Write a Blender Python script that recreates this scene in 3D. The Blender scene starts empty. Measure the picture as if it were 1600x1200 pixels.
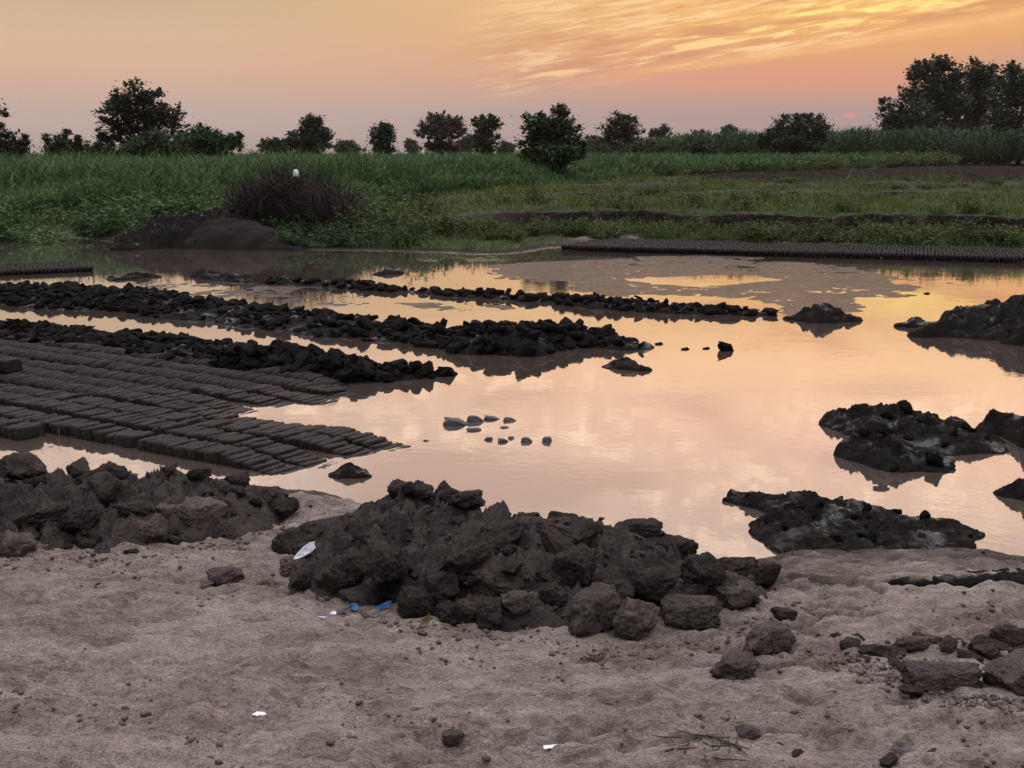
import bpy, bmesh, math, random
import numpy as np
from mathutils import Vector, Matrix, Euler
rng = np.random.default_rng(11)
random.seed(11)
PI = math.pi
SC = bpy.context.scene
COL = SC.collection
CAMZ = 1.75
F = 2000.0                      # focal length in photo pixels (photo 1600 x 1200)
TH = math.atan(360 / F)         # camera pitch, horizon at photo row 240
CT, ST = math.cos(TH), math.sin(TH)

# ------------------------------------------------------------------ projection helpers
def P(px, py, z=0.0):
    """world point where the sight line of a photo pixel meets height z"""
    u, v = (px - 800) / F, (600 - py) / F
    dx, dy, dz = u, CT + v * ST, -ST + v * CT
    t = (z - CAMZ) / dz
    return np.array([dx * t, dy * t, z])
def PD(px, py, D):
    """world point on the sight line of a photo pixel at depth D"""
    u, v = (px - 800) / F, (600 - py) / F
    dx, dy, dz = u, CT + v * ST, -ST + v * CT
    return np.array([dx / dy * D, D, CAMZ + dz / dy * D])
def to_px(x, y, z):
    a = y * CT - (z - CAMZ) * ST
    b = y * ST + (z - CAMZ) * CT
    return 800 + F * x / a, 600 - F * b / a
def profile(pts, z=0.0):
    w = [P(a, b, z) for a, b in pts]
    t = np.array([q[0] / q[1] for q in w]); d = np.array([q[1] for q in w])
    o = np.argsort(t)
    return lambda tt: np.interp(tt, t[o], d[o])

# ------------------------------------------------------------------ numpy noise
def _h(ix, iy, iz, s):
    n = (ix * 374761393 + iy * 668265263 + iz * 2147483647 + s * 1274126177) & 0xffffffff
    n = ((n ^ (n >> 13)) * 1274126177) & 0xffffffff
    n = ((n ^ (n >> 15)) * 2246822519) & 0xffffffff
    return ((n ^ (n >> 16)) & 0xffff) / 65535.0
def noise2(x, y, s=0):
    ix, iy = np.floor(x).astype(np.int64), np.floor(y).astype(np.int64)
    fx, fy = x - ix, y - iy
    fx, fy = fx * fx * (3 - 2 * fx), fy * fy * (3 - 2 * fy)
    a = _h(ix, iy, 0, s) * (1 - fx) + _h(ix + 1, iy, 0, s) * fx
    b = _h(ix, iy + 1, 0, s) * (1 - fx) + _h(ix + 1, iy + 1, 0, s) * fx
    return (a * (1 - fy) + b * fy) * 2 - 1
def noise3(p, s=0):
    i = np.floor(p).astype(np.int64); f = p - i; f = f * f * (3 - 2 * f)
    r = 0
    for dx in (0, 1):
        for dy in (0, 1):
            for dz in (0, 1):
                w = (f[:, 0] if dx else 1 - f[:, 0]) * (f[:, 1] if dy else 1 - f[:, 1]) * (f[:, 2] if dz else 1 - f[:, 2])
                r = r + w * _h(i[:, 0] + dx, i[:, 1] + dy, i[:, 2] + dz, s)
    return r * 2 - 1
def fbm2(x, y, s=0, o=4, g=0.5):
    r, a = 0, 1.0
    for k in range(o):
        r = r + a * noise2(x * 2 ** k + 17.3 * k, y * 2 ** k - 9.1 * k, s + k); a *= g
    return r
def fbm3(p, s=0, o=4, g=0.5):
    r, a = 0, 1.0
    for k in range(o):
        r = r + a * noise3(p * 2 ** k + 13.7 * k, s + k); a *= g
    return r
def cells(x, y, s=0):
    """voronoi: distance to the nearest and second centre, offset from it, random of the cell"""
    ix, iy = np.floor(x).astype(np.int64), np.floor(y).astype(np.int64)
    d1 = np.full(x.shape, 9.0); d2 = np.full(x.shape, 9.0)
    ox = np.zeros(x.shape); oy = np.zeros(x.shape); r1 = np.zeros(x.shape); r2 = np.zeros(x.shape); r3 = np.zeros(x.shape)
    for a in (-1, 0, 1):
        for b in (-1, 0, 1):
            cx = ix + a; cy = iy + b
            qx = cx + 0.1 + 0.8 * _h(cx, cy, 1, s) - x; qy = cy + 0.1 + 0.8 * _h(cx, cy, 2, s) - y
            d = np.sqrt(qx * qx + qy * qy)
            m = d < d1
            d2 = np.where(m, d1, np.minimum(d2, d))
            d1 = np.where(m, d, d1); ox = np.where(m, -qx, ox); oy = np.where(m, -qy, oy)
            r1 = np.where(m, _h(cx, cy, 3, s), r1); r2 = np.where(m, _h(cx, cy, 4, s), r2); r3 = np.where(m, _h(cx, cy, 5, s), r3)
    return d1, d2, ox, oy, r1, r2, r3
def sstep(a, b, x):
    t = np.clip((x - a) / (b - a), 0, 1); return t * t * (3 - 2 * t)
def sdist(poly, x, y):
    """signed distance (positive inside) to a world polygon"""
    poly = np.asarray(poly)[:, :2]; n = len(poly)
    dmin = np.full(x.shape, 1e9); ins = np.zeros(x.shape, bool)
    for i in range(n):
        a, b = poly[i], poly[(i + 1) % n]
        e = b - a; wx, wy = x - a[0], y - a[1]
        t = np.clip((wx * e[0] + wy * e[1]) / (e @ e), 0, 1)
        dmin = np.minimum(dmin, (wx - e[0] * t) ** 2 + (wy - e[1] * t) ** 2)
        c = ((a[1] > y) != (b[1] > y)) & (x < (b[0] - a[0]) * (y - a[1]) / (b[1] - a[1] + 1e-12) + a[0])
        ins ^= c
    return np.where(ins, 1, -1) * np.sqrt(dmin)

# ------------------------------------------------------------------ object helpers
def mk(name, V, Fc, mat, parent=None, smooth=True, attrs=None):
    me = bpy.data.meshes.new(name)
    V = np.asarray(V, np.float32); Fc = np.asarray(Fc, np.int32)
    me.vertices.add(len(V)); me.vertices.foreach_set('co', V.ravel())
    k = Fc.shape[1]
    me.loops.add(Fc.size); me.loops.foreach_set('vertex_index', Fc.ravel())
    me.polygons.add(len(Fc))
    me.polygons.foreach_set('loop_start', np.arange(0, Fc.size, k, dtype=np.int32))
    me.polygons.foreach_set('use_smooth', np.full(len(Fc), smooth, bool))
    if attrs:
        for an, av in attrs.items():
            a = me.attributes.new(an, 'FLOAT', 'POINT'); a.data.foreach_set('value', np.asarray(av, np.float32).ravel())
    me.update(calc_edges=True); me.validate()
    if mat: me.materials.append(mat)
    o = bpy.data.objects.new(name, me); COL.objects.link(o)
    if parent: o.parent = parent
    return o
def tag(o, label=None, cat=None, group=None, kind=None):
    if label: o['label'] = label
    if cat: o['category'] = cat
    if group: o['group'] = group
    if kind: o['kind'] = kind
    return o
def empty(name, loc):
    e = bpy.data.objects.new(name, None); COL.objects.link(e); e.location = loc; e.empty_display_size = 0.2
    return e
def inst(name, mesh, loc, rot, scale, label, cat, group):
    o = bpy.data.objects.new(name, mesh); COL.objects.link(o)
    o.location = loc; o.rotation_euler = rot; o.scale = scale
    return tag(o, label, cat, group)
class Acc:
    def __init__(s): s.V = []; s.F = []; s.n = 0
    def add(s, V, Fc):
        s.V.append(np.asarray(V, float)); s.F.append(np.asarray(Fc) + s.n); s.n += len(V)
    def get(s): return np.concatenate(s.V), np.concatenate(s.F)
    def build(s, name, mat, parent=None, smooth=True): return mk(name, *s.get(), mat, parent, smooth)
def ico(sub):
    bm = bmesh.new(); bmesh.ops.create_icosphere(bm, subdivisions=sub, radius=1)
    V = np.array([v.co[:] for v in bm.verts]); Fc = np.array([[v.index for v in f.verts] for f in bm.faces]); bm.free()
    return V / np.linalg.norm(V, axis=1)[:, None], Fc
ICO = {k: ico(k) for k in (1, 2, 3, 4, 5)}
def rock(seed, dims, sub=4, box=3.5, planes=7, rough=0.10, pl=(0.55, 0.95)):
    r = np.random.default_rng(seed)
    d, Fc = ICO[sub]
    p = d * (np.sum(np.abs(d) ** box, 1) ** (-1 / box))[:, None]
    for _ in range(planes):
        n = r.normal(size=3); n /= np.linalg.norm(n)
        c = r.uniform(*pl)
        t = np.maximum(0, p @ n - c); p = p - (t * 0.92)[:, None] * n
    f = fbm3(p * 1.6 + seed, seed, 3) * rough + np.abs(fbm3(p * 4.5 + seed, seed + 9, 3)) * rough * 0.5 - rough * 0.2
    if sub >= 4: f = f + fbm3(p * 9, seed + 5, 3) * rough * 0.30 - np.exp(-(np.abs(fbm3(p * 2.6, seed + 6, 3)) / 0.07) ** 2) * rough * 0.35
    if sub >= 5: f = f + (np.abs(noise3(p * 12, seed + 15)) - 0.3) * rough * 0.22 * sstep(-0.3, 0.4, noise3(p * 2.2, seed + 16)) + noise3(p * 19, seed + 17) * rough * 0.10
    p = p * (1 + f)[:, None]
    return p * np.asarray(dims), Fc
def rotm(r):
    return np.array(Euler(r).to_matrix())
def blades(base, az, length, width, up, bend, nseg=3, tw=None):
    """tapered arching strips. up: start elevation angle, bend: how far it falls over along its length"""
    n = len(base); V = np.zeros((n, (nseg + 1) * 2, 3)); p = base.copy()
    dirh = np.stack([np.cos(az), np.sin(az), np.zeros(n)], 1)
    if tw is None: tw = rng.uniform(-1.2, 1.2, n)
    side = np.stack([-np.sin(az + tw), np.cos(az + tw), np.zeros(n)], 1)
    prof = np.linspace(0, 1, nseg + 1)
    wprof = np.clip(np.minimum(0.55 + prof * 1.2, (1 - prof) * 1.9), 0.06, 1)
    for k in range(nseg + 1):
        w = (width * wprof[k] * 0.5)[:, None]
        V[:, 2 * k] = p - side * w; V[:, 2 * k + 1] = p + side * w
        if k < nseg:
            a = up - bend * ((k + 0.5) / nseg) ** 1.3
            step = (length / nseg)
            p = p + dirh * (np.cos(a) * step)[:, None]; p[:, 2] += np.sin(a) * step
    m = (nseg + 1) * 2
    q = np.array([[2 * k, 2 * k + 1, 2 * k + 3, 2 * k + 2] for k in range(nseg)])
    Fc = (np.arange(n)[:, None, None] * m + q[None]).reshape(-1, 4)
    return V.reshape(-1, 3), Fc
def leaf_quads(c, size, r, flat=0.0, aspect=1.9):
    n = len(c)
    nr = r.normal(size=(n, 3)); nr[:, 2] += flat * np.sign(nr[:, 2]); nr /= np.linalg.norm(nr, axis=1)[:, None]
    t = np.cross(nr, r.normal(size=(n, 3))); t /= np.linalg.norm(t, axis=1)[:, None]
    b = np.cross(nr, t)
    s = (size * r.uniform(0.6, 1.35, n))[:, None]
    V = np.stack([c - t * s * aspect * 0.5, c + b * s * 0.42 - t * s * 0.1, c + t * s * aspect * 0.5, c - b * s * 0.42 + t * s * 0.1], 1)
    Fc = np.arange(n * 4).reshape(n, 4)
    return V.reshape(-1, 3), Fc
def tube(pts, rad, k=6):
    pts = np.asarray(pts, float); n = len(pts); V = []
    for i in range(n):
        d = pts[min(i + 1, n - 1)] - pts[max(i - 1, 0)]; d /= np.linalg.norm(d) + 1e-9
        a = np.cross(d, [0.3, 0.9, 0.2]); a /= np.linalg.norm(a); b = np.cross(d, a)
        for j in range(k):
            t = 2 * PI * j / k; V.append(pts[i] + rad[i] * (a * math.cos(t) + b * math.sin(t)))
    Fc = [[i * k + j, i * k + (j + 1) % k, (i + 1) * k + (j + 1) % k, (i + 1) * k + j] for i in range(n - 1) for j in range(k)]
    V.append(pts[0]); V.append(pts[-1]); a, b = len(V) - 2, len(V) - 1
    for j in range(0, k, 2):
        Fc.append([a, (j + 2) % k, (j + 1) % k, j]); Fc.append([b, (n - 1) * k + j, (n - 1) * k + (j + 1) % k, (n - 1) * k + (j + 2) % k])
    return np.array(V), np.array(Fc)

# ------------------------------------------------------------------ materials
def newmat(name):
    m = bpy.data.materials.new(name); m.use_nodes = True; nt = m.node_tree
    b = nt.nodes['Principled BSDF']
    return m, nt, b
def nd(nt, typ, **kw):
    n = nt.nodes.new(typ)
    for k, v in kw.items():
        if k.startswith('i_'): n.inputs[k[2:].replace('_', ' ')].default_value = v
        else: setattr(n, k, v)
    return n
def ramp(nt, fac, stops):
    r = nt.nodes.new('ShaderNodeValToRGB'); e = r.color_ramp.elements
    while len(e) < len(stops): e.new(0.5)
    for i, (p, c) in enumerate(stops):
        e[i].position = p; e[i].color = (*c, 1) if len(c) == 3 else c
    nt.links.new(fac, r.inputs['Fac']); return r.outputs['Color']
def mixc(nt, fac, a, b, mode='MIX'):
    n = nt.nodes.new('ShaderNodeMix'); n.data_type = 'RGBA'; n.blend_type = mode
    for s, v in ((n.inputs[0], fac), (n.inputs[6], a), (n.inputs[7], b)):
        if hasattr(v, 'is_linked'): nt.links.new(v, s)
        elif isinstance(v, (int, float)): s.default_value = v
        else: s.default_value = (*v, 1)
    return n.outputs[2]
def mth(nt, op, a, b=None, c=None, clamp=False):
    n = nt.nodes.new('ShaderNodeMath'); n.operation = op; n.use_clamp = clamp
    for i, v in enumerate((a, b, c)):
        if v is None: continue
        if hasattr(v, 'is_linked'): nt.links.new(v, n.inputs[i])
        else: n.inputs[i].default_value = v
    return n.outputs[0]
def mrange(nt, v, a, b, c=0.0, d=1.0, smooth=True):
    n = nt.nodes.new('ShaderNodeMapRange'); n.interpolation_type = 'SMOOTHSTEP' if smooth else 'LINEAR'
    nt.links.new(v, n.inputs[0])
    for i, q in enumerate((a, b, c, d)): n.inputs[1 + i].default_value = q
    return n.outputs[0]
def noise_tex(nt, vec, scale, detail=5, rough=0.55, dist=0.0):
    n = nt.nodes.new('ShaderNodeTexNoise'); n.inputs['Scale'].default_value = scale
    n.inputs['Detail'].default_value = detail; n.inputs['Roughness'].default_value = rough; n.inputs['Distortion'].default_value = dist
    if vec is not None: nt.links.new(vec, n.inputs['Vector'])
    return n.outputs['Fac']
def bump(nt, h, strength, dist, prev=None):
    b = nt.nodes.new('ShaderNodeBump'); b.inputs['Strength'].default_value = strength; b.inputs['Distance'].default_value = dist
    nt.links.new(h, b.inputs['Height'])
    if prev is not None: nt.links.new(prev, b.inputs['Normal'])
    return b.outputs['Normal']

def mud_mat(name, dark, light, rough=(0.55, 0.85), wet=None, scale=1.0, bumpd=0.012, spec=0.35, objcoord=False, grains=True):
    m, nt, b = newmat(name)
    geo = nt.nodes.new('ShaderNodeNewGeometry')
    if objcoord:
        tc = nt.nodes.new('ShaderNodeTexCoord'); vec = tc.outputs['Object']
        oi = nt.nodes.new('ShaderNodeObjectInfo')
    else:
        vec = geo.outputs['Position']
    n1 = noise_tex(nt, vec, 5 * scale, 6, 0.6)
    n2 = noise_tex(nt, vec, 45 * scale, 5, 0.65)
    f = mth(nt, 'MULTIPLY_ADD', n2, 0.55, mth(nt, 'MULTIPLY', n1, 0.5))
    c = ramp(nt, f, [(0.36, dark), (0.68, light)])
    if objcoord:
        c = mixc(nt, 1.0, c, ramp(nt, oi.outputs['Random'], [(0, (0.72, 0.70, 0.70)), (1, (1.25, 1.22, 1.2))]), 'MULTIPLY')
    r = mrange(nt, n1, 0.3, 0.7, rough[0], rough[1])
    if wet is not None:
        sx = nt.nodes.new('ShaderNodeSeparateXYZ'); nt.links.new(geo.outputs['Position'], sx.inputs[0])
        z = mth(nt, 'ADD', sx.outputs['Z'], mth(nt, 'MULTIPLY_ADD', n1, wet[2], -0.5 * wet[2]))
        w = mrange(nt, z, wet[0], wet[1], 1, 0)
        c = mixc(nt, w, c, mixc(nt, 1.0, c, wet[3], 'MULTIPLY'))
        r = mth(nt, 'MULTIPLY_ADD', w, wet[4] - 0.7, r, clamp=True)
        b.inputs['Specular IOR Level'].default_value = spec
    else:
        b.inputs['Specular IOR Level'].default_value = spec
    nt.links.new(c, b.inputs['Base Color']); nt.links.new(r, b.inputs['Roughness'])
    nb = bump(nt, noise_tex(nt, vec, 16 * scale, 7, 0.68), 0.7, bumpd)
    if grains: nb = bump(nt, noise_tex(nt, vec, 120 * scale, 4, 0.7), 0.6, bumpd * 0.25, nb)
    nt.links.new(nb, b.inputs['Normal'])
    return m

def leaf_mat(name, cols, scale=1.2, trans=0.25, rough=0.6):
    m, nt, b = newmat(name)
    geo = nt.nodes.new('ShaderNodeNewGeometry')
    n1 = noise_tex(nt, geo.outputs['Position'], scale, 3, 0.6)
    ri = geo.outputs['Random Per Island']
    f = mth(nt, 'MULTIPLY_ADD', ri, 0.45, mth(nt, 'MULTIPLY_ADD', n1, 1.2, -0.32), clamp=True)
    c = ramp(nt, f, [(0.0, cols[0]), (0.5, cols[1]), (1.0, cols[2])])
    nt.links.new(c, b.inputs['Base Color']); b.inputs['Roughness'].default_value = rough
    b.inputs['Specular IOR Level'].default_value = 0.25
    tr = nt.nodes.new('ShaderNodeBsdfTranslucent'); nt.links.new(c, tr.inputs['Color'])
    mx = nt.nodes.new('ShaderNodeMixShader'); mx.inputs[0].default_value = trans
    nt.links.new(b.outputs[0], mx.inputs[1]); nt.links.new(tr.outputs[0], mx.inputs[2])
    nt.links.new(mx.outputs[0], nt.nodes['Material Output'].inputs['Surface'])
    return m
def plain_mat(name, col, rough=0.6, var=0.25, scale=20):
    m, nt, b = newmat(name)
    tc = nt.nodes.new('ShaderNodeTexCoord')
    n = noise_tex(nt, tc.outputs['Object'], scale, 4, 0.6)
    lo = tuple(c * (1 - var) for c in col); hi = tuple(min(1, c * (1 + var)) for c in col)
    nt.links.new(ramp(nt, n, [(0.3, lo), (0.7, hi)]), b.inputs['Base Color'])
    b.inputs['Roughness'].default_value = rough
    return m

M = {}
M['clod'] = mud_mat('clod_mud', (0.011, 0.009, 0.0078), (0.115, 0.090, 0.075), objcoord=True, wet=(0.03, 0.10, 0.05, (0.55, 0.52, 0.5), 0.45), scale=0.3, bumpd=0.12, spec=0.15)
M['dryclod'] = mud_mat('dry_clod_mud', (0.045, 0.037, 0.031), (0.27, 0.22, 0.19), objcoord=True, scale=0.4, bumpd=0.12, spec=0.15)
M['pile'] = mud_mat('pile_mud', (0.010, 0.008, 0.0068), (0.09, 0.072, 0.061), wet=(0.02, 0.12, 0.06, (0.6, 0.57, 0.55), 0.45), scale=1.6, bumpd=0.03, spec=0.15)
M['darkearth'] = mud_mat('dark_earth', (0.010, 0.0075, 0.0065), (0.026, 0.0205, 0.0178), rough=(0.8, 0.95), scale=0.8, bumpd=0.02, spec=0.1)
M['wetmud'] = mud_mat('wet_mud', (0.003, 0.0023, 0.0018), (0.026, 0.020, 0.0165), rough=(0.2, 1.5), scale=1.5, bumpd=0.08, spec=0.12)
def add_sheen(m):
    # smeared wet film lying in the hollows of the churned mud
    nt = m.node_tree; b = nt.nodes['Principled BSDF']; g = nt.nodes.new('ShaderNodeNewGeometry')
    k = mrange(nt, noise_tex(nt, g.outputs['Position'], 4.5, 2, 0.5, 0.6), 0.52, 0.70)
    up = nt.nodes.new('ShaderNodeSeparateXYZ'); nt.links.new(g.outputs['Normal'], up.inputs[0])
    k = mth(nt, 'MULTIPLY', k, mrange(nt, up.outputs['Z'], 0.75, 0.95))
    old = b.inputs['Roughness'].links[0].from_socket
    nt.links.new(mth(nt, 'MULTIPLY_ADD', k, mth(nt, 'SUBTRACT', 0.16, old), old), b.inputs['Roughness'])
    nt.links.new(mth(nt, 'MULTIPLY_ADD', k, 0.5, 0.12), b.inputs['Specular IOR Level'])
    nt.links.new(mth(nt, 'MULTIPLY', k, 0.4), b.inputs['Coat Weight']); b.inputs['Coat Roughness'].default_value = 0.15
add_sheen(M['wetmud'])
M['brick'] = mud_mat('mud_brick_clay', (0.007, 0.0058, 0.005), (0.044, 0.036, 0.032), objcoord=True, rough=(0.45, 0.7), scale=7.0, bumpd=0.010, spec=0.14, wet=(0.0, 0.06, 0.03, (0.62, 0.58, 0.56), 0.4))
M['rubble'] = mud_mat('rubble_clay', (0.002, 0.0017, 0.0015), (0.014, 0.0115, 0.010), objcoord=True, rough=(0.55, 0.95), scale=7.0, bumpd=0.014, spec=0.05)
M['rubblestuff'] = mud_mat('rubble_clay_far', (0.002, 0.0017, 0.0015), (0.014, 0.0115, 0.010), rough=(0.55, 0.95), scale=3.0, bumpd=0.014, spec=0.05)
M['brickstuff'] = mud_mat('mud_brick_clay_far', (0.007, 0.0058, 0.005), (0.044, 0.036, 0.032), rough=(0.5, 0.8), scale=1.2, bumpd=0.010, spec=0.12, wet=(0.0, 0.06, 0.03, (0.62, 0.58, 0.56), 0.4))
M['cane'] = leaf_mat('cane_leaves', ((0.016, 0.038, 0.010), (0.055, 0.112, 0.030), (0.16, 0.235, 0.085)), 0.7, 0.3)
M['tallcane'] = leaf_mat('tall_cane_leaves', ((0.017, 0.036, 0.011), (0.038, 0.076, 0.021), (0.065, 0.105, 0.034)), 0.2, 0.3)
M['grass'] = leaf_mat('grass_blades', ((0.04, 0.062, 0.013), (0.088, 0.12, 0.026), (0.155, 0.18, 0.052)), 0.7, 0.3)
M['weed'] = leaf_mat('weed_leaves', ((0.03, 0.048, 0.012), (0.072, 0.098, 0.026), (0.145, 0.16, 0.055)), 1.2, 0.3)
M['tree'] = leaf_mat('tree_leaves', ((0.012, 0.021, 0.010), (0.030, 0.046, 0.021), (0.065, 0.085, 0.040)), 0.5, 0.25)
M['treegreen'] = leaf_mat('green_tree_leaves', ((0.014, 0.030, 0.010), (0.038, 0.068, 0.022), (0.08, 0.115, 0.045)), 0.8, 0.3)
M['dry'] = leaf_mat('thorn_tree_leaves', ((0.035, 0.03, 0.022), (0.06, 0.05, 0.038), (0.09, 0.075, 0.058)), 0.5, 0.2)
M['bark'] = plain_mat('bark', (0.045, 0.036, 0.028), 0.85)
M['twig'] = leaf_mat('dead_twigs', ((0.008, 0.006, 0.004), (0.022, 0.0135, 0.0095), (0.05, 0.032, 0.025)), 2.0, 0.0, 0.8)
M['straw'] = plain_mat('dry_straw', (0.16, 0.125, 0.085), 0.8)
M['white'] = plain_mat('white_plastic', (0.8, 0.82, 0.85), 0.35, 0.05)
M['blue'] = plain_mat('blue_plastic', (0.012, 0.09, 0.26), 0.4, 0.2)
M['leaf'] = plain_mat('dead_leaf', (0.13, 0.085, 0.035), 0.7)
M['stone'] = mud_mat('grey_stone', (0.040, 0.038, 0.039), (0.105, 0.102, 0.106), objcoord=True, rough=(0.4, 0.6), scale=2, bumpd=0.006)
M['iron'] = plain_mat('rusty_iron', (0.07, 0.06, 0.052), 0.6)
M['crumb'] = mud_mat('crumb_soil', (0.03, 0.022, 0.018), (0.16, 0.12, 0.10), scale=1.5, bumpd=0.004)

# ------------------------------------------------------------------ terrain
near_shore = profile([(-700, 752), (-300, 750), (0, 752), (150, 765), (300, 775), (372, 768), (430, 768), (470, 769), (530, 782), (560, 800), (640, 835), (760, 865), (900, 885), (1050, 890), (1150, 888), (1192, 880), (1235, 868), (1300, 862), (1400, 868), (1480, 864), (1540, 868), (1600, 880), (1900, 890), (2400, 895)])
far_shore = profile([(-900, 376), (0, 373), (120, 371), (180, 380), (320, 388), (460, 390), (540, 391), (640, 394), (700, 396), (780, 398), (830, 392), (878, 386), (1000, 391), (1300, 400), (1600, 409), (2400, 430)])
bank_foot = profile([(-900, 366), (0, 363), (150, 362), (350, 370), (560, 373), (700, 375), (850, 374), (930, 372), (1100, 377), (1350, 382), (1600, 386), (2400, 396)], 0.1)
cane_front = profile([(-900, 352), (-300, 346), (0, 343), (150, 340), (260, 337), (420, 333), (560, 326), (700, 318), (850, 311), (950, 301), (1010, 291), (1060, 284), (1150, 279), (1300, 272), (1450, 266), (1600, 259), (1750, 253), (2400, 250)], 0.25)
plow_near = profile([(900, 283), (1050, 292), (1200, 297), (1400, 299), (1600, 299), (2000, 299)], 0.40)

flats = [  # (polygon of photo points on the pond floor, height of the wet mud)
    ([(-500, 660), (60, 676), (110, 690), (270, 716), (365, 742), (330, 765), (0, 760), (-500, 750)], -0.0015),
    ([(740, 412), (900, 402), (1050, 398), (1190, 402), (1290, 414), (1400, 425), (1440, 442), (1425, 456), (1390, 470), (1330, 484), (1240, 492), (1140, 470), (1000, 462), (900, 452), (800, 440)], 0.0035),
    ([(180, 442), (330, 436), (470, 446), (640, 456), (760, 470), (860, 478), (900, 486), (760, 488), (640, 492), (520, 482), (330, 468), (190, 456)], -0.0012),
    ([(-300, 432), (150, 436), (180, 446), (60, 452), (-300, 440)], -0.002),
    ([(640, 398), (760, 400), (830, 404), (740, 410), (640, 408)], -0.002),
    ([(-500, 488), (60, 496), (160, 502), (60, 506), (-500, 500)], -0.001),
]
pools = [([(965, 438), (1000, 432), (1080, 429), (1180, 430), (1235, 437), (1200, 444), (1100, 447), (1010, 445)])]
grooves = [([(1392, 908), (1450, 911), (1520, 907), (1600, 904), (1750, 900)], 0.055, 0.07), ([(1225, 905), (1290, 903), (1350, 912), (1372, 925)], 0.03, 0.035), ([(1215, 912), (1260, 925), (1330, 930)], 0.03, 0.02)]

_tr = np.random.default_rng(404); TRACKS = []
for px_, py_, dx_, dy_, a_ in ((-1.4, 3.3, 0.52, 0.28, 0.5), (1.9, 3.3, -0.55, 0.16, 2.85), (-0.3, 3.0, 0.5, 0.33, 0.6), (1.0, 4.4, 0.45, -0.2, -0.4), (-1.9, 4.2, 0.6, -0.12, -0.2), (0.9, 3.2, 0.3, 0.42, 0.95)):
    for k_ in range(7):      # lines of old footprints across the soft earth
        o_ = 0.09 * (1 if k_ % 2 else -1)
        TRACKS.append((px_ + dx_ * k_ * 0.9 - o_ * math.sin(a_) + _tr.normal(0, .03), py_ + dy_ * k_ * 0.9 + o_ * math.cos(a_) + _tr.normal(0, .03), a_ + _tr.normal(0, 0.2), _tr.uniform(0.85, 1.1), _tr.uniform(0.007, 0.015)))
def terrain(x, y):
    """height of the ground, and how grassy it is"""
    t = x / np.maximum(y, 0.5)
    wob = 0.10 * fbm2(x * 1.3, y * 1.3, 3, 4)
    dn = near_shore(t) - y + wob * 0.55            # metres inland of the near shore
    base = np.where(dn > 0, 0.035 * (1 - np.exp(-dn / 0.05)) + 0.085 * (1 - np.exp(-dn / 0.6)), np.maximum(-0.12, dn * 0.35))
    lm = sstep(-0.05, 0.45, fbm2(x * 1.9, y * 2.6, 61, 3)); c1_ = cells(x * 17 + 0.4 * noise2(x * 30, y * 30, 62), y * 21 + 0.4 * noise2(x * 30, y * 30, 63), 64)
    rg = np.abs(fbm2(x * 4.2, y * 8.5, 81, 4)); rg2 = np.abs(fbm2(x * 11 + 3, y * 19, 83, 3))
    rel = 0.014 * (rg - 0.3) * sstep(0.0, 0.5, rg + 0.2) + 0.012 * (rg2 - 0.3) + 0.010 * fbm2(x * 1.6, y * 1.9, 5, 3) + 0.009 * fbm2(x * 5.0, y * 7.5, 8, 3) + lm * 0.016 * (c1_[4] - 0.5) * (1 - c1_[0] * c1_[0]) + 0.009 * fbm2(x * 14, y * 22, 12, 3)
    cr = np.abs(fbm2(x * 2.3 + 5, y * 4.2, 31, 4)); rel = rel - 0.016 * np.exp(-(cr / 0.09) ** 2)
    pits = sstep(0.35, 0.75, fbm2(x * 3.2, y * 3.8, 44, 2)); rel = rel - 0.018 * pits + 0.022 * pits * fbm2(x * 19, y * 24, 51, 3)
    fm = (y > 2.6) & (y < 6.2) & (np.abs(x) < 3.2)
    if fm.any():
        xf, yf = x[fm], y[fm]; dz_ = np.zeros(xf.shape)
        for cx, cy, ca, sx_, dp in TRACKS:
            ux, uy = xf - cx, yf - cy; a = ux * math.cos(ca) + uy * math.sin(ca); b_ = -ux * math.sin(ca) + uy * math.cos(ca)
            q = (a / (0.135 * sx_)) ** 2 + (b_ / ((0.046 + 0.012 * a / 0.13) * sx_)) ** 2
            dz_ = dz_ - dp * np.exp(-q ** 2 * 0.8) + dp * 0.45 * np.exp(-((np.sqrt(q) - 1.35) / 0.25) ** 2)
        rel[fm] = rel[fm] + dz_
    z = base + rel * sstep(-0.02, 0.25, dn)
    # pond floor and mud flats
    near = (y < 30) & (y > 4)
    zz = z[near]; xx = x[near]; yy = y[near]; dd = dn[near]
    for poly, hh in flats:
        s = sdist([P(a, b) for a, b in poly], xx, yy) + 0.5 * fbm2(xx * 0.8, yy * 0.8, 21, 4) * np.clip(yy / 14, 0.25, 1.2)
        fl = hh + 0.0035 * fbm2(xx * 3, yy * 2.2, 23, 4) + 0.0022 * fbm2(xx * 11, yy * 8, 27, 3)
        zz = np.maximum(zz, np.where(s > -0.3, -0.012 + (fl + 0.012) * sstep(-0.3, 0.4, s), -1))
    for poly in pools:
        s = sdist([P(a, b) for a, b in poly], xx, yy) + 0.22 * fbm2(xx * 1.2, yy * 1.2, 29, 3)
        zz = zz - 0.03 * sstep(0, 0.3, s)
    for pl, w, dep in grooves:
        w3 = [P(a, b, 0.1) for a, b in pl]; dm = np.full(xx.shape, 9.0)
        for a, b in zip(w3[:-1], w3[1:]):
            e = (b - a)[:2]; tt = np.clip(((xx - a[0]) * e[0] + (yy - a[1]) * e[1]) / (e @ e), 0, 1)
            dm = np.minimum(dm, np.hypot(xx - a[0] - e[0] * tt, yy - a[1] - e[1] * tt))
        zz = zz - dep * (1 - sstep(w * 0.5, w * 1.3, dm + 0.03 * noise2(xx * 9, yy * 9, 71))) + 0.02 * (1 - sstep(w, w * 4, dm))
    z[near] = zz
    # far shore and the land behind
    df = y - far_shore(t) + 0.25 * fbm2(x * 0.9, y * 0.9, 13, 4)
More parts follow.
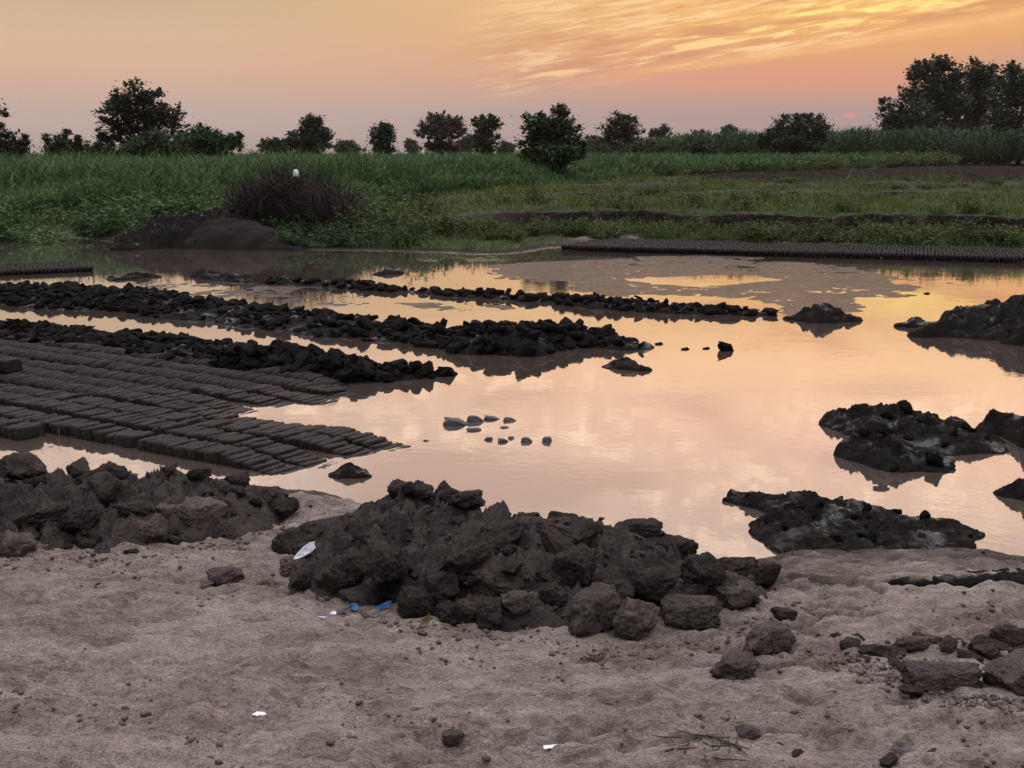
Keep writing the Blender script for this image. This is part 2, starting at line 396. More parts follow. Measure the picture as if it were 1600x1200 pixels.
    right = sstep(-0.13, -0.02, t)
    db = y - bank_foot(t) + 0.35 * fbm2(x * 0.6, y * 0.6, 15, 3)
    land = np.where(df > 0, 0.03 * (1 - np.exp(-df / 0.15)) + 0.04 * sstep(0, 2.5, df), np.maximum(-0.12, df * 0.3))
    land = land + sstep(0, 3.2, db) * (0.14 + 0.0 * right) + right * (0.30 * sstep(1.7, 2.15, db + 0.3 * noise2(x * 0.8, y * 0.1, 39)) + 0.06 * sstep(0.0, 1.0, db))
    land = land + sstep(0.2, 2, df) * (0.03 * fbm2(x * 1.1, y * 1.1, 17, 4) + 0.02 * fbm2(x * 5, y * 5, 19, 2))
    dbw = db + 0.3 * noise2(x * 0.8, y * 0.1, 39); face = right * sstep(1.5, 1.7, dbw) * (1 - sstep(2.1, 2.3, dbw)) * sstep(-0.1, 0.02, t)  # bare soil on the steep bank, colour darkened to stand in for shade
    # earth bunds across the right-hand fields
    for yb, hb, wb, sl in ((35.0, 0.20, 0.5, 0.05), (42.0, 0.26, 0.6, 0.03)):
        c = yb + sl * x + 0.5 * fbm2(x * 0.2, x * 0.0 + yb, 33, 3)
        land = land + right * sstep(-0.04, 0.06, t) * hb * np.exp(-((y - c) / wb) ** 4) * (0.9 + 0.25 * fbm2(x * 0.9, y * 0.9, 35, 2))
        face = face + right * sstep(-0.04, 0.06, t) * sstep(-1.6, -1.25, (y - c) / wb) * (1 - sstep(-0.75, -0.6, (y - c) / wb))  # camera-side slopes of the bunds get their shade painted into the soil colour
    pn = plow_near(t); plow_shade = right * sstep(0.10, 0.14, t) * sstep(0, 2, y - pn) * sstep(0, 3, cane_front(t) - y)
    land = land + plow_shade * 0.09 * fbm2(x * 2.2, y * 1.1, 37, 4)
    far = y > (near_shore(t) + far_shore(t)) * 0.5
    z = np.where(far, np.maximum(land, np.where(y < 30, z, -1)), z)
    # little bare sand strips on the left beyond the water
    grass = sstep(0.0, 0.7, db + 0.5 * fbm2(x * 1.2, y * 1.2, 41, 3)) * np.where(far, 1, 0)
    grass = np.maximum(grass, np.where(far, sstep(0.05, 0.4, df) * sstep(-0.30, -0.26, t) * (1 - sstep(0.03, 0.05, t)) * 0.9, 0))
    lip = far * (1 - sstep(0.25, 0.9, df)) * 0.85
    grass = grass * (1 - plow_shade) * (1 - 0.72 * np.clip(face, 0, 1)) * (1 - lip * 0.5)
    plow_shade = np.maximum(plow_shade, lip)
    return z, grass, np.maximum(plow_shade, np.clip(face, 0, 1))

HAZE = 0.0002
RT, CT_N = 1150, 900
ys = np.concatenate([[-60, -20, -6, -1.5, 0.5], np.geomspace(1.2, 28, RT), np.geomspace(28.2, 120, 200), np.geomspace(123, 2600, 50)])
s_in = np.linspace(-1, 1, CT_N)
s_out = np.array([1.15, 1.4, 1.8, 2.4, 3.1])
ss = np.concatenate([-s_out[::-1], s_in, s_out])
W = np.where(ys > 0, 0.5 * ys + 0.9, 0.9 + 0.8 * np.abs(ys))
X = W[:, None] * ss[None]; Y = np.repeat(ys[:, None], len(ss), 1)
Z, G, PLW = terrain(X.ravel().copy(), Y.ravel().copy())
Z = np.where(Y.ravel() > 6.0, Z, Z)
nr, nc = X.shape
idx = np.arange(nr * nc).reshape(nr, nc)
Fq = np.stack([idx[:-1, :-1], idx[:-1, 1:], idx[1:, 1:], idx[1:, :-1]], -1).reshape(-1, 4)

m, nt, b = newmat('ground_soil')
geo = nt.nodes.new('ShaderNodeNewGeometry'); pos = geo.outputs['Position']
sx = nt.nodes.new('ShaderNodeSeparateXYZ'); nt.links.new(pos, sx.inputs[0])
mp = nt.nodes.new('ShaderNodeMapping'); mp.inputs['Scale'].default_value = (0.8, 1.7, 1); nt.links.new(pos, mp.inputs[0]); pv = mp.outputs[0]
n1 = noise_tex(nt, pv, 1.8, 7, 0.66, 0.6); n2 = noise_tex(nt, pv, 11, 7, 0.72, 0.5); n3 = noise_tex(nt, pv, 60, 5, 0.75)
f = mth(nt, 'ADD', mth(nt, 'MULTIPLY', n1, 0.42), mth(nt, 'MULTIPLY_ADD', n2, 0.42, mth(nt, 'MULTIPLY', n3, 0.2)))
dry = ramp(nt, f, [(0.375, (0.088, 0.060, 0.047)), (0.44, (0.22, 0.165, 0.134)), (0.50, (0.335, 0.262, 0.217)), (0.60, (0.51, 0.415, 0.35))])
zz = mth(nt, 'ADD', sx.outputs['Z'], mth(nt, 'MULTIPLY_ADD', n1, 0.07, -0.035))
wet = mrange(nt, zz, 0.042, 0.112, 1, 0)
wetc = ramp(nt, f, [(0.38, (0.045, 0.035, 0.030)), (0.62, (0.10, 0.078, 0.066))])
soil = mixc(nt, wet, dry, wetc)
at = nt.nodes.new('ShaderNodeAttribute'); at.attribute_name = 'grass'
ap = nt.nodes.new('ShaderNodeAttribute'); ap.attribute_name = 'plow_shade'  # ploughed soil and shore lip, plus painted shade on bank and bund faces
turf = ramp(nt, noise_tex(nt, pos, 1.1, 6, 0.65), [(0.35, (0.022, 0.032, 0.011)), (0.5, (0.05, 0.07, 0.02)), (0.65, (0.085, 0.105, 0.034))])
soil = mixc(nt, at.outputs['Fac'], soil, turf)
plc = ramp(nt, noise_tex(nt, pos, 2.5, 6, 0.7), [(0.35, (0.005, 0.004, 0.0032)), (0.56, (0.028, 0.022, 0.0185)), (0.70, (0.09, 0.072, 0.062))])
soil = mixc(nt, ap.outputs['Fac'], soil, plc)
nt.links.new(soil, b.inputs['Base Color'])
film = mrange(nt, sx.outputs['Z'], 0.004, 0.03, 1, 0)
r0 = mrange(nt, n2, 0.35, 0.65, 0.72, 0.95)
rr = mth(nt, 'SUBTRACT', r0, mth(nt, 'ADD', mth(nt, 'MULTIPLY', wet, 0.22), mth(nt, 'MULTIPLY', film, 0.45)))
nt.links.new(rr, b.inputs['Roughness'])
nt.links.new(mth(nt, 'MULTIPLY', mth(nt, 'MULTIPLY_ADD', film, 0.45, 0.2), mth(nt, 'SUBTRACT', 1.0, mth(nt, 'MULTIPLY', ap.outputs['Fac'], 0.9))), b.inputs['Specular IOR Level'])
bs = mth(nt, 'MULTIPLY_ADD', film, -0.75, 1.0)
def bump2(h, dist, prev=None, k=1.0):
    bb = nt.nodes.new('ShaderNodeBump'); bb.inputs['Distance'].default_value = dist
    nt.links.new(mth(nt, 'MULTIPLY', bs, k), bb.inputs['Strength']); nt.links.new(h, bb.inputs['Height'])
    if prev is not None: nt.links.new(prev, bb.inputs['Normal'])
    return bb.outputs['Normal']
nb = bump2(n2, 0.06, None, 1.0); nb = bump2(noise_tex(nt, pv, 34, 4, 0.72), 0.035, nb, 1.0)
nt.links.new(nb, b.inputs['Normal'])
M['ground'] = m
ground = mk('ground', np.stack([X.ravel(), Y.ravel(), Z], 1), Fq, m, attrs={'grass': G, 'plow_shade': PLW})
tag(ground, 'bare trampled earth shore and the fields behind the pond', kind='structure')

def gz(x, y):
    z, _, _ = terrain(np.array([float(x)]), np.array([float(y)])); return float(z[0])
def gza(x, y):
    return terrain(np.asarray(x, float).copy(), np.asarray(y, float).copy())[0]

# water sheet
m, nt, b = newmat('muddy_water'); nt.nodes.remove(b)
geo = nt.nodes.new('ShaderNodeNewGeometry')
mp = nt.nodes.new('ShaderNodeMapping'); mp.inputs['Scale'].default_value = (1, 1.0, 1); nt.links.new(geo.outputs['Position'], mp.inputs[0])
w1 = noise_tex(nt, mp.outputs[0], 2.2, 3, 0.55, 0.6); w2 = noise_tex(nt, mp.outputs[0], 14, 3, 0.6, 0.3)
patch = mrange(nt, noise_tex(nt, geo.outputs['Position'], 0.55, 3, 0.5), 0.42, 0.68)
nb = bump(nt, w1, 0.05, 0.02)
bb = nt.nodes.new('ShaderNodeBump'); bb.inputs['Distance'].default_value = 0.004
nt.links.new(mth(nt, 'MULTIPLY_ADD', patch, 0.16, 0.02), bb.inputs['Strength']); nt.links.new(w2, bb.inputs['Height']); nt.links.new(nb, bb.inputs['Normal'])
lw = nt.nodes.new('ShaderNodeLayerWeight'); lw.inputs['Blend'].default_value = 0.5
nt.links.new(bb.outputs['Normal'], lw.inputs['Normal'])
fac = mth(nt, 'MULTIPLY_ADD', mth(nt, 'POWER', lw.outputs['Facing'], 1.7), 0.95, 0.02)
gl = nt.nodes.new('ShaderNodeBsdfGlossy'); gl.inputs['Roughness'].default_value = 0.025; gl.inputs['Color'].default_value = (1, 1, 1, 1); nt.links.new(bb.outputs['Normal'], gl.inputs['Normal'])
df = nt.nodes.new('ShaderNodeBsdfDiffuse'); df.inputs['Color'].default_value = (0.115, 0.088, 0.072, 1)
mx = nt.nodes.new('ShaderNodeMixShader'); nt.links.new(fac, mx.inputs[0]); nt.links.new(df.outputs[0], mx.inputs[1]); nt.links.new(gl.outputs[0], mx.inputs[2])
nt.links.new(mx.outputs[0], nt.nodes['Material Output'].inputs['Surface'])
M['water'] = m
wx = np.linspace(-30, 30, 13); wy = np.linspace(4.0, 36, 9)
WX, WY = np.meshgrid(wx, wy); wi = np.arange(WX.size).reshape(WX.shape)
water = mk('water', np.stack([WX.ravel(), WY.ravel(), np.zeros(WX.size)], 1), np.stack([wi[:-1, :-1], wi[:-1, 1:], wi[1:, 1:], wi[1:, :-1]], -1).reshape(-1, 4), m)
tag(water, 'still muddy pond water reflecting the sunset', kind='structure')

# ------------------------------------------------------------------ mounds
def mound(name, spine, z0, res, label, cat, group=None, seed=1, mat='pile', c1=5.0, a1=0.10, c2=13.0, a2=0.04, warp=0.35, fine=0.02, pw=0.8):
    """a heap of earth along a spine of (photo x, photo y, half width, height); broken into tilted lumps"""
    w = [(*P(a, b, z0)[:2], hw, hh) for a, b, hw, hh in spine]
    mw = max(q[2] for q in w) * 1.3
    x0, x1 = min(q[0] for q in w) - mw, max(q[0] for q in w) + mw
    y0, y1 = min(q[1] for q in w) - mw, max(q[1] for q in w) + mw
    nx, ny = int((x1 - x0) / res) + 2, int((y1 - y0) / res) + 2
    gx, gy = np.meshgrid(np.linspace(x0, x1, nx), np.linspace(y0, y1, ny))
    x, y = gx.ravel(), gy.ravel()
    hw0 = np.mean([q[2] for q in w])
    wxp = x + warp * hw0 * fbm2(x / hw0 * 0.9, y / hw0 * 0.9, seed, 4); wyp = y + warp * hw0 * fbm2(x / hw0 * 0.9 + 50, y / hw0 * 0.9, seed + 3, 4)
    val = np.full(x.shape, -1.0)
    segs = list(zip(w[:-1], w[1:])) if len(w) > 1 else [(w[0], w[0])]
    for a, c in segs:
        ex, ey = c[0] - a[0], c[1] - a[1]; L = ex * ex + ey * ey + 1e-9
        t = np.clip(((wxp - a[0]) * ex + (wyp - a[1]) * ey) / L, 0, 1)
        d = np.hypot(wxp - a[0] - ex * t, wyp - a[1] - ey * t)
        hw = a[2] + (c[2] - a[2]) * t; hh = a[3] + (c[3] - a[3]) * t
        q = 1 - (d / hw) ** 2
        val = np.maximum(val, np.where(q > 0, hh * np.abs(q) ** pw, q * 0.4))
    amt = np.clip(val / 0.10, 0, 1)
    z = val.copy()
    for c, a, s in ((c1, a1, seed + 7), (c2, a2, seed + 19), (c2 * 2.1, a2 * 0.55, seed + 29)):
        jx = x + 0.12 / c * fbm2(x * c * 1.5, y * c * 1.5, s + 40, 3) * 2; jy = y + 0.12 / c * fbm2(x * c * 1.5 + 9, y * c * 1.5, s + 44, 3) * 2
        d1, d2, ox, oy, r1, r2, r3 = cells(jx * c, jy * c, s)
        lump = (r1 - 0.35) + 0.9 * (ox * (r2 - 0.5) * 2 + oy * (r3 - 0.5) * 2) - 0.45 * np.exp(-((d2 - d1) / 0.11) ** 2) - 0.25 * d1 * d1
        z = z + a * amt * lump
    z = z + amt * fine * (fbm2(x * 6, y * 6, seed + 60, 4) * 1.0 + 0.5 * fbm2(x * 22, y * 22, seed + 64, 3))
    z = z + z0
    i = np.arange(nx * ny).reshape(ny, nx)
    Fm = np.stack([i[:-1, :-1], i[:-1, 1:], i[1:, 1:], i[1:, :-1]], -1).reshape(-1, 4)
    keep = (val[Fm] > -0.12).any(1)
    Fm = Fm[keep]
    used = np.unique(Fm); remap = np.zeros(nx * ny, int); remap[used] = np.arange(len(used))
    o = mk(name, np.stack([x, y, z], 1)[used], remap[Fm], M[mat])
    tag(o, label, cat, group)
    def hz(px_, py_):
        ii = np.clip(np.rint((np.asarray(px_) - x0) / (x1 - x0) * (nx - 1)).astype(int), 0, nx - 1)
        jj = np.clip(np.rint((np.asarray(py_) - y0) / (y1 - y0) * (ny - 1)).astype(int), 0, ny - 1)
        return z.reshape(ny, nx)[jj, ii], val.reshape(ny, nx)[jj, ii]
    return dict(o=o, hz=hz, box=(x0, x1, y0, y1))

main = mound('mud_pile', [(490, 856, 0.10, 0.03), (570, 876, 0.27, 0.12), (670, 886, 0.49, 0.26), (770, 900, 0.56, 0.21), (900, 914, 0.50, 0.145), (1030, 922, 0.38, 0.09), (1110, 915, 0.24, 0.06)], 0.10, 0.011,
             'big heap of dark broken mud clods in the centre foreground at the water edge', 'mud pile', seed=6, c1=5.2, a1=0.065, c2=12, a2=0.042, fine=0.034, warp=0.25)
left = mound('mud_pile', [(-330, 822, 0.52, 0.23), (-120, 822, 0.54, 0.23), (40, 822, 0.50, 0.20), (160, 816, 0.45, 0.16), (260, 810, 0.40, 0.16), (350, 806, 0.28, 0.10), (410, 803, 0.15, 0.04)], 0.09, 0.012,
             'low wide heap of earthy clods at the left edge of the foreground', 'mud pile', seed=23, c1=5.0, a1=0.07, c2=12, a2=0.04, fine=0.026, warp=0.25)
shelf = mound('mud_pile', [(440, 796, 0.20, 0.06), (510, 806, 0.22, 0.06), (560, 822, 0.2, 0.05)], 0.06, 0.012, 'flat hump of bare mud at the water between the two foreground heaps', 'mud pile', seed=77, mat='ground', c1=6, a1=0.02, c2=14, a2=0.02, fine=0.012)
pen = mound('mud_spit', [(1180, 780, 0.10, 0.035), (1235, 796, 0.22, 0.05), (1310, 828, 0.42, 0.045), (1380, 842, 0.42, 0.045), (1440, 858, 0.22, 0.035), (1490, 868, 0.12, 0.03)], 0.0, 0.012,
            'spit of lumpy wet mud reaching from the right shore into the pond', 'mud spit', seed=31, mat='wetmud', c1=6, a1=0.05, c2=15, a2=0.05, fine=0.02, warp=0.45, pw=0.4)
ledge = mound('mud_ledge', [(1394, 910, 0.03, 0.015), (1450, 911, 0.05, 0.03), (1520, 908, 0.055, 0.035), (1600, 905, 0.07, 0.04), (1720, 902, 0.08, 0.05)], 0.075, 0.006,
            'thin dark wet ledge of mud crossing the right shore to the frame edge', 'mud ledge', seed=137, mat='wetmud', c1=12, a1=0.02, c2=26, a2=0.015, fine=0.015)
isl1 = mound('mud_islet', [(1315, 655, 0.14, 0.05), (1360, 664, 0.30, 0.12), (1420, 678, 0.38, 0.10), (1480, 692, 0.32, 0.07), (1530, 703, 0.12, 0.03)], 0.0, 0.016,
             'largest ragged islet of wet mud in the right half of the pond', 'mud islet', 'mud islets in the pond', seed=37, mat='wetmud', c1=5.5, a1=0.055, c2=13, a2=0.035, warp=0.4)
isl2 = mound('mud_islet', [(1350, 712, 0.14, 0.11), (1390, 720, 0.26, 0.12), (1440, 726, 0.18, 0.07)], 0.0, 0.014,
             'small mud islet just in front of the largest ragged islet', 'mud islet', 'mud islets in the pond', seed=41, mat='wetmud', c1=6, a1=0.05, c2=14, a2=0.03)
isl3 = mound('mud_islet', [(1590, 680, 0.2, 0.13), (1640, 688, 0.34, 0.17), (1750, 700, 0.3, 0.1)], 0.0, 0.016,
             'mud islet cut by the right frame edge beside the largest ragged islet', 'mud islet', 'mud islets in the pond', seed=43, mat='wetmud', c1=6, a1=0.06, c2=14, a2=0.03)
isl4 = mound('mud_islet', [(1590, 772, 0.13, 0.06), (1660, 776, 0.22, 0.11), (1760, 780, 0.2, 0.08)], 0.0, 0.014,
             'low mud islet at the right frame edge nearest the shore', 'mud islet', 'mud islets in the pond', seed=47, mat='wetmud', c1=7, a1=0.07, c2=15, a2=0.035)
bigr = mound('mud_mound', [(1480, 523, 0.25, 0.10), (1540, 522, 0.5, 0.24), (1610, 522, 0.7, 0.34), (1750, 522, 0.9, 0.5)], 0.0, 0.022,
             'high dark mud mound standing in the water at the right frame edge', 'mud mound', seed=53, mat='wetmud', c1=3.6, a1=0.06, c2=9, a2=0.04)
isl5 = mound('mud_islet', [(1410, 510, 0.08, 0.03), (1440, 510, 0.16, 0.08), (1475, 513, 0.16, 0.05)], 0.0, 0.02,
             'thin low mud bar joined to the left foot of the high right mound', 'mud islet', 'mud islets in the pond', seed=59, mat='wetmud', c1=5, a1=0.07, c2=12, a2=0.03)
isl6 = mound('mud_islet', [(1245, 499, 0.12, 0.05), (1285, 499, 0.34, 0.13), (1325, 501, 0.18, 0.08)], 0.0, 0.022,
             'flat mud islet at the right end of the far rubble row', 'mud islet', 'mud islets in the pond', seed=61, mat='wetmud', c1=5, a1=0.08, c2=11, a2=0.04)
isl7 = mound('mud_islet', [(945, 573, 0.05, 0.03), (972, 573, 0.16, 0.06), (1003, 578, 0.09, 0.05)], 0.0, 0.014,
             'tiny dark mud lump alone in the middle of the bright water', 'mud islet', 'mud islets in the pond', seed=67, mat='wetmud', c1=6, a1=0.06, c2=13, a2=0.03)
isl8 = mound('mud_islet', [(530, 744, 0.06, 0.03), (548, 743, 0.10, 0.05)], 0.0, 0.010,
             'rounded mud lump in the water off the tip of the brick bed', 'mud islet', 'mud islets in the pond', seed=71, mat='wetmud', c1=7, a1=0.04, c2=16, a2=0.02)
farheap = mound('rubble_mound', [(195, 387, 0.25, 0.08), (235, 384, 0.6, 0.33), (290, 378, 0.85, 0.58), (350, 376, 0.9, 0.56)], 0.04, 0.03,
                'dark heap of broken clods on the far bank at left', 'rubble mound', seed=83, mat='wetmud', c1=4.5, a1=0.09, c2=10, a2=0.06)
farheap2 = mound('earth_mound', [(310, 385, 0.3, 0.16), (360, 383, 0.75, 0.50), (415, 385, 0.6, 0.32), (465, 388, 0.3, 0.08)], 0.03, 0.03,
                 'smooth brown earth mound beside the dark far heap', 'earth mound', seed=89, mat='darkearth', c1=2.5, a1=0.03, c2=9, a2=0.02, fine=0.02)
ridgeA = mound('rubble_row', [(-260, 458, 0.85, 0.07), (0, 462, 0.85, 0.075), (200, 474, 0.76, 0.075), (400, 500, 0.64, 0.085), (600, 521, 0.52, 0.08), (700, 538, 0.46, 0.08), (800, 542, 0.58, 0.19), (900, 541, 0.38, 0.11), (985, 534, 0.14, 0.04)], -0.01, 0.03,
               'middle long ridge of slumped mud bricks running across the pond', 'rubble row', seed=97, mat='wetmud', c1=5, a1=0.04, c2=11, a2=0.03)
ridgeB = mound('rubble_row', [(-260, 514, 0.68, 0.05), (0, 526, 0.68, 0.05), (150, 538, 0.58, 0.06), (300, 556, 0.44, 0.08), (450, 582, 0.40, 0.15), (560, 593, 0.24, 0.09), (650, 595, 0.20, 0.08), (712, 592, 0.09, 0.03)], -0.01, 0.025,
               'near ridge of slumped mud bricks ending at the brick bed', 'rubble row', seed=101, mat='wetmud', c1=5, a1=0.04, c2=11, a2=0.03)
ridgeC = mound('rubble_row', [(430, 444, 0.15, 0.03), (520, 447, 0.25, 0.06), (640, 457, 0.16, 0.03), (760, 465, 0.2, 0.05), (860, 472, 0.14, 0.03), (950, 481, 0.28, 0.09), (1060, 488, 0.25, 0.07), (1150, 492, 0.2, 0.05), (1205, 494, 0.1, 0.04)], -0.01, 0.03,
               'far thin ridge of slumped mud bricks across the pond', 'rubble row', seed=103, mat='wetmud', c1=5, a1=0.03, c2=11, a2=0.025)
for k, (sp, lb) in enumerate([([(312, 432, 0.16, 0.10), (345, 437, 0.2, 0.06), (385, 440, 0.14, 0.06)], 'short broken bit of rubble row left of the far ridge'),
                              ([(180, 437, 0.12, 0.03), (205, 434, 0.2, 0.06), (235, 432, 0.16, 0.05)], 'flat mud bar under the reflection of the reeds at left'),
                              ([(592, 429, 0.1, 0.03), (612, 427, 0.16, 0.06)], 'small hump of mud alone in the far water'),
                              ([(420, 441, 0.14, 0.05), (448, 442, 0.16, 0.06)], 'squat mud bit at the left tip of the far ridge')]):
    mound('mud_islet', sp, 0.0, 0.025, lb, 'mud islet', 'mud islets in the pond', seed=110 + k, mat='wetmud', c1=5, a1=0.08, c2=10, a2=0.04)

# ------------------------------------------------------------------ clods
clod_me = []
for k in range(10):
    r = np.random.default_rng(500 + k)
    V, Fc = rock(200 + k, (1.0, r.uniform(0.6, 0.95), r.uniform(0.5, 0.8)), 5, r.uniform(2.3, 3.4), 7, 0.17, (0.55, 0.95))
    o = mk('mud_clod', V, Fc, M['clod']); clod_me.append(o.data); bpy.data.objects.remove(o)
slab_me = []
for k in range(5):
    r = np.random.default_rng(540 + k)
    V, Fc = rock(260 + k, (1.0, 0.55, 0.42), 5, 5.0, 5, 0.16, (0.7, 1.05))
    o = mk('mud_clod', V, Fc, M['clod']); slab_me.append(o.data); bpy.data.objects.remove(o)
def scatter(md, n, smin, smax, label, cat, group, r, minval=0.02, name='mud_clod', sink=0.25, front=False):
    sink = 0.36 if md is main or md is left else sink
    x0, x1, y0, y1 = md['box']; c = 0; tries = 0
    while c < n and tries < n * 60:
        tries += 1
        x, y = r.uniform(x0, x1), r.uniform(y0, y1)
        z, v = md['hz'](x, y)
        if v < minval: continue
        px, py = to_px(x, y, z)
        if px < -60 or px > 1660: continue
        s = smin * (smax / smin) ** (r.random() ** 1.6)
        me = clod_me[r.integers(len(clod_me))] if r.random() < 0.75 else slab_me[r.integers(len(slab_me))]
        inst(name, me, (x, y, float(z) + s * (0.45 - sink)), (r.normal(0, 0.4), r.normal(0, 0.4), r.uniform(0, 6.28)), (s, s * r.uniform(0.8, 1.1), s * r.uniform(0.75, 1.15)), label, cat, group)
        c += 1
r = np.random.default_rng(78)
scatter(main, 95, 0.03, 0.11, 'dark angular mud clod lying in the big central heap', 'clod', 'clods of the big central heap', r)
scatter(left, 85, 0.025, 0.10, 'earthy mud clod lying in the left foreground heap', 'clod', 'clods of the left foreground heap', r)
def clod(px, py, wpx, label, asp=0.6, ht=0.7, rz=0.0, slab=False, k=0, z=0.10, tilt=(0, 0), group=None, rest=None, name='mud_clod', mat=None):
    """a clod whose foot is at photo point px, py and which is wpx photo pixels wide"""
    p = P(px, py, z); s = wpx * p[1] / F * 0.5
    me = (slab_me if slab else clod_me); me = me[k % len(me)]
    y = p[1] + s * asp * 0.5
    if rest is None: rest = 0.72 if z == 0.10 else 0.35
    o = inst(name, me, (p[0], y, z + s * ht * rest), (tilt[0], tilt[1], rz), (s, s * asp / (0.55 if slab else 0.78), s * ht / (0.42 if slab else 0.65)), label, 'clod', group)
    if z == 0.10 and group is None:
        o.material_slots[0].link = 'OBJECT'; o.material_slots[0].material = M['dryclod']
    return o
clod(1146, 1066, 76, 'square broken brick end standing alone on the sand right of centre', 0.8, 0.62, 0.25, True, 0)
clod(1198, 1022, 86, 'brick half lying just behind the square broken brick end', 0.6, 0.6, 0.5, True, 1)
clod(1478, 1080, 124, 'whole pale-topped mud brick lying across the sand at lower right', 0.45, 0.42, 0.04, True, 2)
clod(1585, 1088, 110, 'rough thick clod touching the right frame edge beside the whole brick', 0.7, 0.75, 0.3, False, 3)
clod(1434, 1026, 76, 'rounded clod behind the whole brick at lower right', 0.7, 0.6, 0.2, False, 4)
clod(1482, 1026, 44, 'small pale wedge-shaped clod leaning between the rounded clod and the row behind', 0.6, 1.0, 0.9, False, 5)
clod(465, 902, 62, 'straw-matted lump under the white plastic scrap', 0.8, 0.65, 0.1, False, 6)
clod(350, 912, 62, 'crumbly dark clod alone on the sand between the two heaps', 0.7, 0.55, 0.6, False, 7)
clod(322, 920, 24, 'little clod touching the crumbly dark clod on its left', 0.8, 0.6, 0.6, False, 8)
clod(412, 920, 24, 'little reddish clod right of the crumbly dark clod', 0.8, 0.5, 0.2, False, 9)
clod(300, 832, 110, 'long squared block at the right foot of the left heap', 0.5, 0.55, 0.03, True, 3)
clod(410, 782, 56, 'smooth block by the water at the right tip of the left heap', 0.7, 0.55, 0.3, True, 4, z=0.06)
clod(365, 765, 46, 'upright cube-like clod on the crest at the right of the left heap', 0.8, 0.8, 0.2, True, 0, z=0.12)
clod(232, 852, 60, 'pointed earthy clod at the front foot of the left heap', 0.8, 0.95, 0.2, False, 0)
clod(28, 878, 56, 'pale-topped clod at the front left corner of the left heap', 0.8, 0.9, 0.2, False, 1)
clod(995, 838, 78, 'smooth rounded block crowning the big heap against the water', 0.6, 0.45, 0.02, True, 1, z=0.24)
clod(1040, 872, 96, 'big smooth block on the right shoulder of the big heap', 0.6, 0.5, -0.1, True, 3, z=0.17)
clod(1146, 905, 84, 'rounded block at the right end of the big heap beside the water', 0.7, 0.6, 0.15, True, 4, z=0.12)
clod(1080, 976, 96, 'flat-topped clod at the right foot of the big heap', 0.6, 0.55, -0.05, True, 2)
clod(1138, 950, 90, 'rounded clod behind the flat-topped clod at the right foot of the big heap', 0.7, 0.5, -0.1, True, 0)
clod(995, 996, 84, 'speckled round clod at the front foot of the big heap', 0.8, 0.9, 0.5, False, 2)
clod(925, 990, 100, 'ridged clod leaning left of the speckled round clod', 0.7, 0.75, 0.6, True, 1, tilt=(0, -0.25))
clod(820, 978, 92, 'broad clod at the front foot below the middle of the big heap', 0.8, 0.9, 0.4, False, 4)
clod(565, 948, 56, 'straw-coated brick end at the left foot of the big heap above the blue scraps', 0.9, 0.75, 0.7, True, 2, tilt=(0, -0.3))
clod(690, 792, 60, 'sharp pointed clod standing highest on the big heap', 0.7, 0.95, 0.5, False, 3, z=0.30, tilt=(0.2, -0.5), rest=0.2)
clod(632, 792, 52, 'second pointed clod left of the highest clod on the big heap', 0.8, 0.8, 0.1, False, 5, z=0.28, tilt=(0, 0.3), rest=0.2)
clod(505, 845, 120, 'long slanting slab at the left end of the big heap', 0.5, 0.42, 0.25, True, 4, z=0.13, tilt=(0, -0.15))
clod(720, 895, 96, 'flat-faced plate-like clod in the middle of the big heap', 0.7, 0.75, 0.35, True, 0, z=0.24, tilt=(0.25, -0.35))
clod(880, 850, 60, 'blocky clod on the crest of the big heap right of the middle', 0.7, 0.7, 0.1, True, 3, z=0.12)
clod(706, 1160, 36, 'smooth grey stone alone at the bottom centre of the sand', 0.7, 0.6, 0.2, True, 3)
clod(1170, 1160, 44, 'crumbly clod at the bottom edge right of centre', 0.8, 0.8, 0.2, False, 7)
for q in ((1225, 968, 44, 0), (1330, 1018, 40, 1), (1365, 1030, 48, 2), (1395, 1034, 36, 3), (1345, 1036, 30, 4), (1310, 1000, 26, 5), (1285, 1003, 24, 6), (1398, 1046, 40, 7), (1545, 1030, 52, 8), (1580, 1012, 60, 9), (1520, 1040, 36, 0), (1500, 1012, 30, 3), (1415, 1052, 34, 5), (1560, 1000, 26, 6), (1602, 1040, 50, 1), (1375, 1012, 26, 2), (1425, 1088, 36, 8), (1340, 1006, 34, 2), (1358, 1040, 30, 5), (1380, 1026, 40, 0), (1405, 1030, 46, 6), (1462, 1012, 40, 8), (1440, 1006, 30, 1), (1530, 1014, 44, 4), (1556, 1022, 48, 5), (1575, 1044, 40, 7), (1505, 1034, 34, 9), (1590, 996, 30, 3)):
    clod(q[0], q[1], q[2], 'small dark clod in the loose line of clods at lower right', 0.7, 0.55, q[0] * 1.3, False, q[3], group='loose line of clods at lower right')
for q in ((1210, 1172, 36, 4), (1245, 1185, 30, 6), (1390, 1196, 40, 2), (1455, 1192, 46, 3), (1505, 1198, 36, 5), (1150, 1190, 24, 1), (1050, 1188, 24, 9)):
    clod(q[0], q[1], q[2], 'low crumbling clod along the bottom edge at lower right', 0.7, 0.45, q[0] * 1.3, False, q[3], group='crumbling clods along the bottom edge')
for q in ((270, 850, 30, 4), (205, 870, 26, 6), (90, 868, 44, 2), (130, 858, 50, 3), (355, 806, 50, 5), (395, 812, 40, 1), (430, 800, 34, 9), (150, 836, 60, 0), (60, 850, 40, 7)):
    clod(q[0], q[1], q[2], 'earthy mud clod lying in the left foreground heap', 0.8, 0.6, q[0] * 1.3, False, q[3], group='clods of the left foreground heap')
